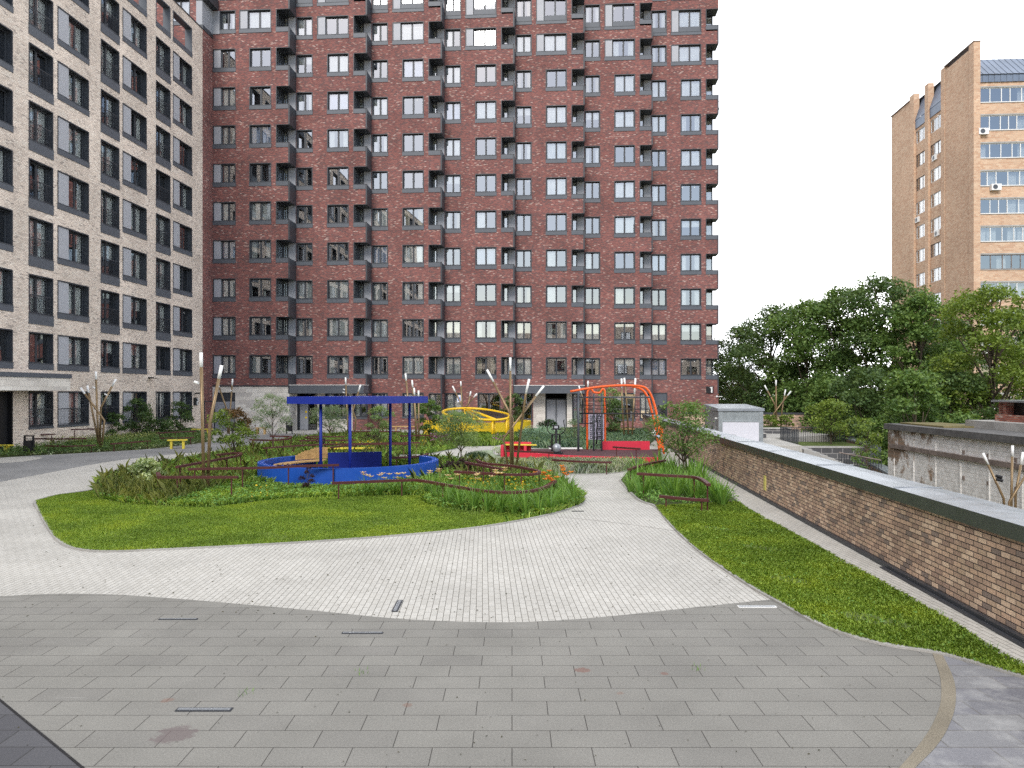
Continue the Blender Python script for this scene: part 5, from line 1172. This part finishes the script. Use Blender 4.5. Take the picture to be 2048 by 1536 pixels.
stuff('meadow_grass', blades(pm[~near], .30, .020, .7, r1), 'meadow', 'tall mixed green meadow planting around the blue ring')
stuff('meadow_grass', blades(pm[near], .19, .015, .9, r1), 'meadow', 'shorter green planting along the back of the mown lawn')
hp = pm[r1.random(len(pm)) < .8]; hz_ = r1.uniform(.03, .26, len(hp)) * np.where(hp[:, 1] < 24.5, .75, 1.2); stuff('herb_foliage', leaves(np.column_stack([hp, hz_]), .08, .5, .9, 0, r1), 'herb', 'small leafy herbs filling the flower bed')
stk = pm[(r1.random(len(pm)) < .035) & ((pm[:, 1] > 24.5) | (pm[:, 0] < -9))]; stuff('seed_stalks', blades(stk, .60, .009, .5, r1), 'straw', 'thin pale seed stalks standing above the flower bed')
sub = pm[(pm[:, 0] < -9.0) & (pm[:, 1] < 26)]; stuff('tuft_grass', blades(sub[r1.random(len(sub)) < .14], .40, .012, .6, r1), 'straw', 'straw coloured tufts at the pointed end of the flower bed')
def flowers(px0, px1, py0, py1, n, mat, size, z0, z1, lab):
    pts = np.array([G(r1.uniform(px0, px1), r1.uniform(py0, py1), 0)[:2] for _ in range(n)]); V = leaves(np.column_stack([pts, r1.uniform(z0, z1, n)]), size, .8, 1.2, 0, r1)
    V = np.concatenate([V, leaves(np.column_stack([pts + r1.normal(0, size * .3, (n, 2)), r1.uniform(z0, z1, n)]), size, .8, .6, 0, r1)]); o = link('flowers', fastmesh('flowers', V, 4, M[mat])); tag(o, lab, 'flowers', kind='stuff')
flowers(930, 1075, 975, 998, 90, 'flower_yellow', .065, .28, .42, 'small yellow flowers below the loop rail of the foreground lamp')
flowers(660, 850, 893, 905, 90, 'flower_yellow', .09, .28, .42, 'drift of yellow flowers behind the blue ring')
flowers(500, 545, 1000, 1012, 8, 'flower_yellow', .07, .2, .5, 'few tall yellow flowers before the blue ring')
flowers(860, 905, 892, 900, 60, 'flower_purple', .12, .45, .8, 'purple flower spikes at the path bend')
flowers(985, 1010, 893, 898, 26, 'flower_purple', .10, .4, .75, 'purple flower spikes by the yellow wall')
r2 = np.random.default_rng(8)
pf = scatter(BEDD, 520, r2); pf = pf[pf[:, 1] < 31.6]
stuff('fescue', blades(pf, .38, .016, .6, r2), 'fescue', 'pale green ornamental grass before the red deck')
pe = scatter(BEDE, 230, r2); stuff('fescue', blades(pe, .50, .022, .7, r2), 'fescue_teal', 'bluish ornamental grass behind the cross trainer')
pc = scatter(BEDC, 160, r2); stuff('meadow_grass', blades(pc, .45, .028, .7, r2), 'meadow', 'grassy strip in front of the yellow wall')
pb = scatter(BEDH, 120, r2); pb = pb[pb[:, 1] < 59]
ph_ = .10 + .28 * np.clip((pb[:, 1] - 38) / 12, 0, 1) * r2.random(len(pb)) + .12 * r2.random(len(pb)); stuff('ground_cover', leaves(np.column_stack([pb, ph_]), .15, .4, .5, 0, r2), 'leaf_dark', 'dark evergreen ground cover under the beige block')
pb2 = pb[r2.random(len(pb)) < .7]; stuff('ground_cover', leaves(np.column_stack([pb2, .12 + .35 * r2.random(len(pb2))]), .13, .3, .5, 0, r2), 'leaf_mid', 'lighter green sprigs in the evergreen bed')
pb3 = scatter([p[:2] for p in gp([(90, 899), (180, 896), (280, 890), (330, 884), (300, 880), (170, 888), (90, 893)])], 60, r2); stuff('ground_cover', leaves(np.column_stack([pb3, .25 + .35 * r2.random(len(pb3))]), .15, .3, .4, 0, r2), 'straw', 'buff coloured feathery plants in the evergreen bed')
pb4 = scatter([p[:2] for p in crom(gp(bed_front[1:]), 3)] + [p[:2] for p in gp([(428, 880), (380, 886), (300, 895), (190, 902), (60, 908)])], 40, r2); stuff('ground_cover', leaves(np.column_stack([pb4, .05 + .15 * r2.random(len(pb4))]), .12, .5, .8, 0, r2), 'leaf_varieg', 'cream edged leaves along the front of the evergreen bed')

# strap leaved clumps -----------------------------------------------------
def strap_clump(n, ln, w, spread, arch, seed):
    rng = np.random.default_rng(seed); V = []
    for k in range(n):
        a = rng.uniform(0, 2 * math.pi); d = np.array([math.cos(a), math.sin(a)]); L = ln * rng.uniform(.6, 1.15); tilt = spread * rng.uniform(.15, 1.0); ww = w * rng.uniform(.7, 1.2); b0_ = d * rng.uniform(0, .10); prev = None; s = np.array([-d[1], d[0]])
        th = math.pi / 2 - tilt * .5; x, z = 0.0, 0.0; seg = 5
        for q in range(seg + 1):
            wq = ww * (1 - (q / seg) ** 2 * .96) * .5; c = b0_ + d * x; A_ = np.array([*(c - s * wq), z]); B2 = np.array([*(c + s * wq), z])
            if prev is not None: V.append([prev[0], prev[1], B2, A_])
            prev = (A_, B2); x += L / seg * math.cos(th); z = max(.01, z + L / seg * math.sin(th)); th -= arch * rng.uniform(.6, 1.3) * (q + 1) / seg
    return np.array(V)
def weld(me):
    import bmesh
    b = bmesh.new(); b.from_mesh(me); bmesh.ops.remove_doubles(b, verts=b.verts, dist=.0005); b.to_mesh(me); b.free(); return me
IR = [weld(fastmesh('iris_leaves', strap_clump(40, .74, .046, 1.15, .26, 500 + q), 4, M['strap'])) for q in range(4)]
DL = [weld(fastmesh('daylily_leaves', strap_clump(46, .75, .024, 1.0, .55, 520 + q), 4, M['strap'])) for q in range(4)]
def flower_mesh(mat, seed):
    rng = np.random.default_rng(seed); b = MB()
    for k in range(rng.integers(3, 5)):
        a = rng.uniform(0, 6.28); x, y, z = .16 * math.cos(a), .16 * math.sin(a), rng.uniform(.56, .72); b.tube([(x * .2, y * .2, .05), (x * .7, y * .7, z * .7), (x, y, z)], .005, 4, 1)
        for q in range(6):
            w_ = q * math.pi / 3; u_ = Vector((math.cos(w_), math.sin(w_), .45)); s_ = Vector((-math.sin(w_), math.cos(w_), 0)) * .02; c_ = Vector((x, y, z)); b.face([c_, c_ + u_ * .06 + s_ * 2.2, c_ + u_ * .125, c_ + u_ * .06 - s_ * 2.2])
    return b.mesh('blossom', [M[mat], M['herb']])
FO = [flower_mesh('flower_orange', 540 + q) for q in range(3)]; FP = [flower_mesh('flower_peach', 560 + q) for q in range(4)]
rs_ = random.Random(3)
def clump(kind, me, px, py, lab, grp, sc=1.0, fl=None):
    g = G(px, py); o = link(kind, me); o.location = (g[0], g[1], .012); o.rotation_euler = (0, 0, rs_.uniform(0, 6.28)); o.scale = (sc, sc, sc * rs_.uniform(.9, 1.1)); tag(o, lab, 'plant', grp)
    if fl is not None: link('blossom', fl, o)
iris_pts = [(1262, 985), (1282, 996), (1268, 968), (1292, 975), (1312, 985), (1330, 998), (1352, 1004), (1305, 965), (1338, 978), (1362, 985), (1385, 1002), (1388, 975), (1325, 958), (1355, 962), (1412, 1000), (1408, 982), (1292, 952), (1318, 945), (1345, 950), (1378, 958), (1275, 975), (1300, 988), (1345, 992), (1375, 995), (1320, 972), (1372, 970), (1275, 955), (1400, 968), (1398, 1006)]
for q, (px, py) in enumerate(iris_pts): clump('iris', IR[q % 4], px, py, 'strap leaved iris clump in the bed by the parapet wall', 'iris clumps by the parapet wall', .85 + .35 * rs_.random())
clump('iris', IR[1], 1445, 1012, 'biggest fan of iris leaves alone at the tip of the narrow lawn', None, 1.12); clump('iris', IR[3], 1432, 1008, 'upright iris leaves just behind the biggest fan', None, 1.0)
dl_pts = [(872, 1004), (895, 1012), (920, 1018), (948, 1022), (975, 1025), (1002, 1027), (1028, 1030), (1052, 1030), (1078, 1029), (1102, 1024), (1125, 1017), (1148, 1007), (985, 1010), (1015, 1014), (1045, 1014), (1075, 1012), (1105, 1006), (1135, 998), (935, 1004), (960, 1008), (1118, 990), (860, 992), (900, 996)]
for q, (px, py) in enumerate(dl_pts): clump('daylily', DL[q % 4], px, py, 'green daylily clump without blossoms at the lawn edge', 'plain daylily clumps at the lawn edge', .85 + .35 * rs_.random())
for q, (px, py) in enumerate(((1088, 1000), (1112, 1000), (1095, 985), (1120, 978), (1072, 990), (1136, 988))): clump('daylily', DL[q % 4], px, py, ['daylily with the two brightest orange blossoms', 'daylily with orange blossoms next to the paving', 'daylily with orange blossoms inside the rail end', 'daylily with orange blossoms nearest the white path', 'daylily with orange blossoms beneath the bend of the long rail', 'daylily with orange blossoms outermost on the bed tip'][q], 'orange daylilies', .95, FO[q % 3])
for q, (px, py) in enumerate(((733, 990), (760, 992), (787, 990), (806, 992), (868, 982), (905, 992), (948, 1000), (992, 996), (1000, 985))): clump('daylily', DL[q % 4], px, py, ['peach daylily nearest the end of the long rail', 'peach daylily second along the long rail', 'peach daylily at the middle of the blue ring', 'peach daylily where the rail begins to curve', 'peach daylily at the right end of the blue ring', 'peach daylily under the curved rail', 'peach daylily in front of the loop rail', 'cream daylily before the foreground lamp', 'cream daylily just behind another before the lamp'][q], 'peach daylilies', .9, FP[q % 4])
ib = scatter([p[:2] for p in gp([(1244, 962), (1276, 998), (1312, 1012), (1480, 1008), (1465, 992), (1425, 967), (1395, 952), (1330, 930), (1285, 930)])], 260, r2); stuff('herb_foliage', leaves(np.column_stack([ib, .02 + .2 * r2.random(len(ib))]), .10, .35, .5, 0, r2), 'herb', 'leafy undergrowth between the iris clumps')
# debris on the paving
r3_ = np.random.default_rng(21)
dq = np.array([G(r3_.uniform(50, 1500), 1040 + 200 * r3_.random() ** 1.2)[:2] for _ in range(420)])
keep = ~inpoly(dq, ISL) & ~inpoly(dq, BED2); dq = dq[keep]; V = leaves(np.column_stack([dq, np.full(len(dq), .008)]), .035, .6, 3.0, 0, r3_)
dq2 = np.array([G(r3_.uniform(0, 1850), r3_.uniform(1240, 1530))[:2] for _ in range(110)]); V = np.concatenate([V, leaves(np.column_stack([dq2, np.full(len(dq2), .012)]), .022, .6, 3.0, 0, r3_)])
stuff('leaf_litter', V, 'debris', 'tiny dry leaves and moss bits scattered on the paving')
tf = [G(1795, 1289), (G(1395, 1338)), G(495, 1388), G(722, 1345), G(1900, 1255), G(1985, 1300), G(1880, 1225)]
for q, g in enumerate(tf):
    rng = np.random.default_rng(600 + q); o = link('weed', weld(fastmesh('weed', strap_clump(12, [.10, .05, .05, .05, .08, .09, .07][q], .007, 1.1, .3, 610 + q), 4, M['herb']))); o.location = (g[0], g[1], .005)
    tag(o, ['weed rosette in the slab joint under the lawn edge', 'small weed in a slab joint near the gravel strip', 'thin grass seedling in the slabs above the long paving light', 'grass seedling in the middle of the grey slabs', 'weed in the paver strip near the wall foot', 'weed nearest the wall in the paver strip', 'weed farthest along the paver strip by the wall'][q], 'weed', 'weeds growing in paving joints')

# ------------------------------------------------------------------ light, sky, camera
SUN_EL, SUN_AZ = math.radians(38), math.radians(196)           # azimuth clockwise from +Y
wd = bpy.data.worlds.new('World'); bpy.context.scene.world = wd; wd.use_nodes = True
t = wd.node_tree; t.nodes.clear(); out = t.nodes.new('ShaderNodeOutputWorld')
sky = t.nodes.new('ShaderNodeTexSky'); sky.sky_type = 'NISHITA'; sky.sun_disc = False; sky.sun_elevation = SUN_EL; sky.sun_rotation = SUN_AZ; sky.air_density = 1.0; sky.dust_density = 1.0
b1 = N(t, 'ShaderNodeBackground', Strength=.10); t.links.new(sky.outputs[0], b1.inputs[0])
gn = t.nodes.new('ShaderNodeTexCoord'); sp = t.nodes.new('ShaderNodeSeparateXYZ'); t.links.new(gn.outputs['Generated'], sp.inputs[0])
mp = t.nodes.new('ShaderNodeMapping'); mp.inputs['Scale'].default_value = (1, 1, 2.2); t.links.new(gn.outputs['Generated'], mp.inputs[0])
cn = noise(t, 3.2, mp.outputs[0], 8, .58)
# thicker cloud to the north (in front), breaks of blue to the south and high up
ad = N(t, 'ShaderNodeMath', operation='MULTIPLY_ADD'); ad.inputs[1].default_value = .40; t.links.new(sp.outputs['Y'], ad.inputs[0]); t.links.new(cn.outputs[0], ad.inputs[2])
a2 = N(t, 'ShaderNodeMath', operation='MULTIPLY_ADD'); a2.inputs[1].default_value = -.16; t.links.new(sp.outputs['Z'], a2.inputs[0]); t.links.new(ad.outputs[0], a2.inputs[2])
mr = N(t, 'ShaderNodeMapRange'); mr.inputs[1].default_value = .22; mr.inputs[2].default_value = .40; mr.interpolation_type = 'SMOOTHSTEP'; t.links.new(a2.outputs[0], mr.inputs[0])
c2 = noise(t, 4.0, mp.outputs[0], 6, .6); cr_ = ramp(t, [(.3, (.62, .66, .73)), (.62, (1.0, 1.0, 1.0))]); t.links.new(c2.outputs[0], cr_.inputs[0])
b2 = N(t, 'ShaderNodeBackground', Strength=1.0); t.links.new(cr_.outputs[0], b2.inputs[0])
hz = N(t, 'ShaderNodeMapRange'); hz.inputs[1].default_value = 0.0; hz.inputs[2].default_value = .9; hz.inputs[3].default_value = 1.8; hz.inputs[4].default_value = .78; t.links.new(sp.outputs['Z'], hz.inputs[0])
ex = N(t, 'ShaderNodeMath', operation='MULTIPLY_ADD'); ex.inputs[1].default_value = .42; ex.inputs[2].default_value = 1.0; t.links.new(sp.outputs['X'], ex.inputs[0])
es = N(t, 'ShaderNodeMath', operation='MULTIPLY'); t.links.new(hz.outputs[0], es.inputs[0]); t.links.new(ex.outputs[0], es.inputs[1]); t.links.new(es.outputs[0], b2.inputs['Strength'])
mx = t.nodes.new('ShaderNodeMixShader'); t.links.new(mr.outputs[0], mx.inputs[0]); t.links.new(b1.outputs[0], mx.inputs[1]); t.links.new(b2.outputs[0], mx.inputs[2]); t.links.new(mx.outputs[0], out.inputs[0])
sl = bpy.data.lights.new('sun', 'SUN'); sl.energy = 1.5; sl.angle = math.radians(25); sl.color = (1, .965, .91)
so = bpy.data.objects.new('sun', sl); C.objects.link(so)
dirv = Vector((math.sin(SUN_AZ) * math.cos(SUN_EL), math.cos(SUN_AZ) * math.cos(SUN_EL), math.sin(SUN_EL)))
so.rotation_euler = (-dirv).to_track_quat('-Z', 'Y').to_euler(); so.location = dirv * 50

cam = bpy.data.cameras.new('camera'); co = bpy.data.objects.new('camera', cam); C.objects.link(co)
cam.sensor_width = 36; cam.sensor_fit = 'HORIZONTAL'; cam.lens = 36 * F / 2048; cam.shift_y = (HZ - 768) / 2048; cam.clip_end = 2000; cam.clip_start = .1
co.location = (0, 0, CZ); co.rotation_euler = (math.pi / 2, 0, 0)
sc = bpy.context.scene; sc.camera = co
sc.view_settings.view_transform = 'Standard'; sc.view_settings.look = 'None'; sc.view_settings.exposure = .90; sc.view_settings.gamma = 1
try: sc.cycles.transparent_max_bounces = 12; sc.cycles.max_bounces = 6; sc.cycles.diffuse_bounces = 3; sc.cycles.use_denoising = False; sc.cycles.sample_clamp_indirect = 3.0; sc.cycles.blur_glossy = .5; sc.cycles.use_adaptive_sampling = False
except Exception: pass
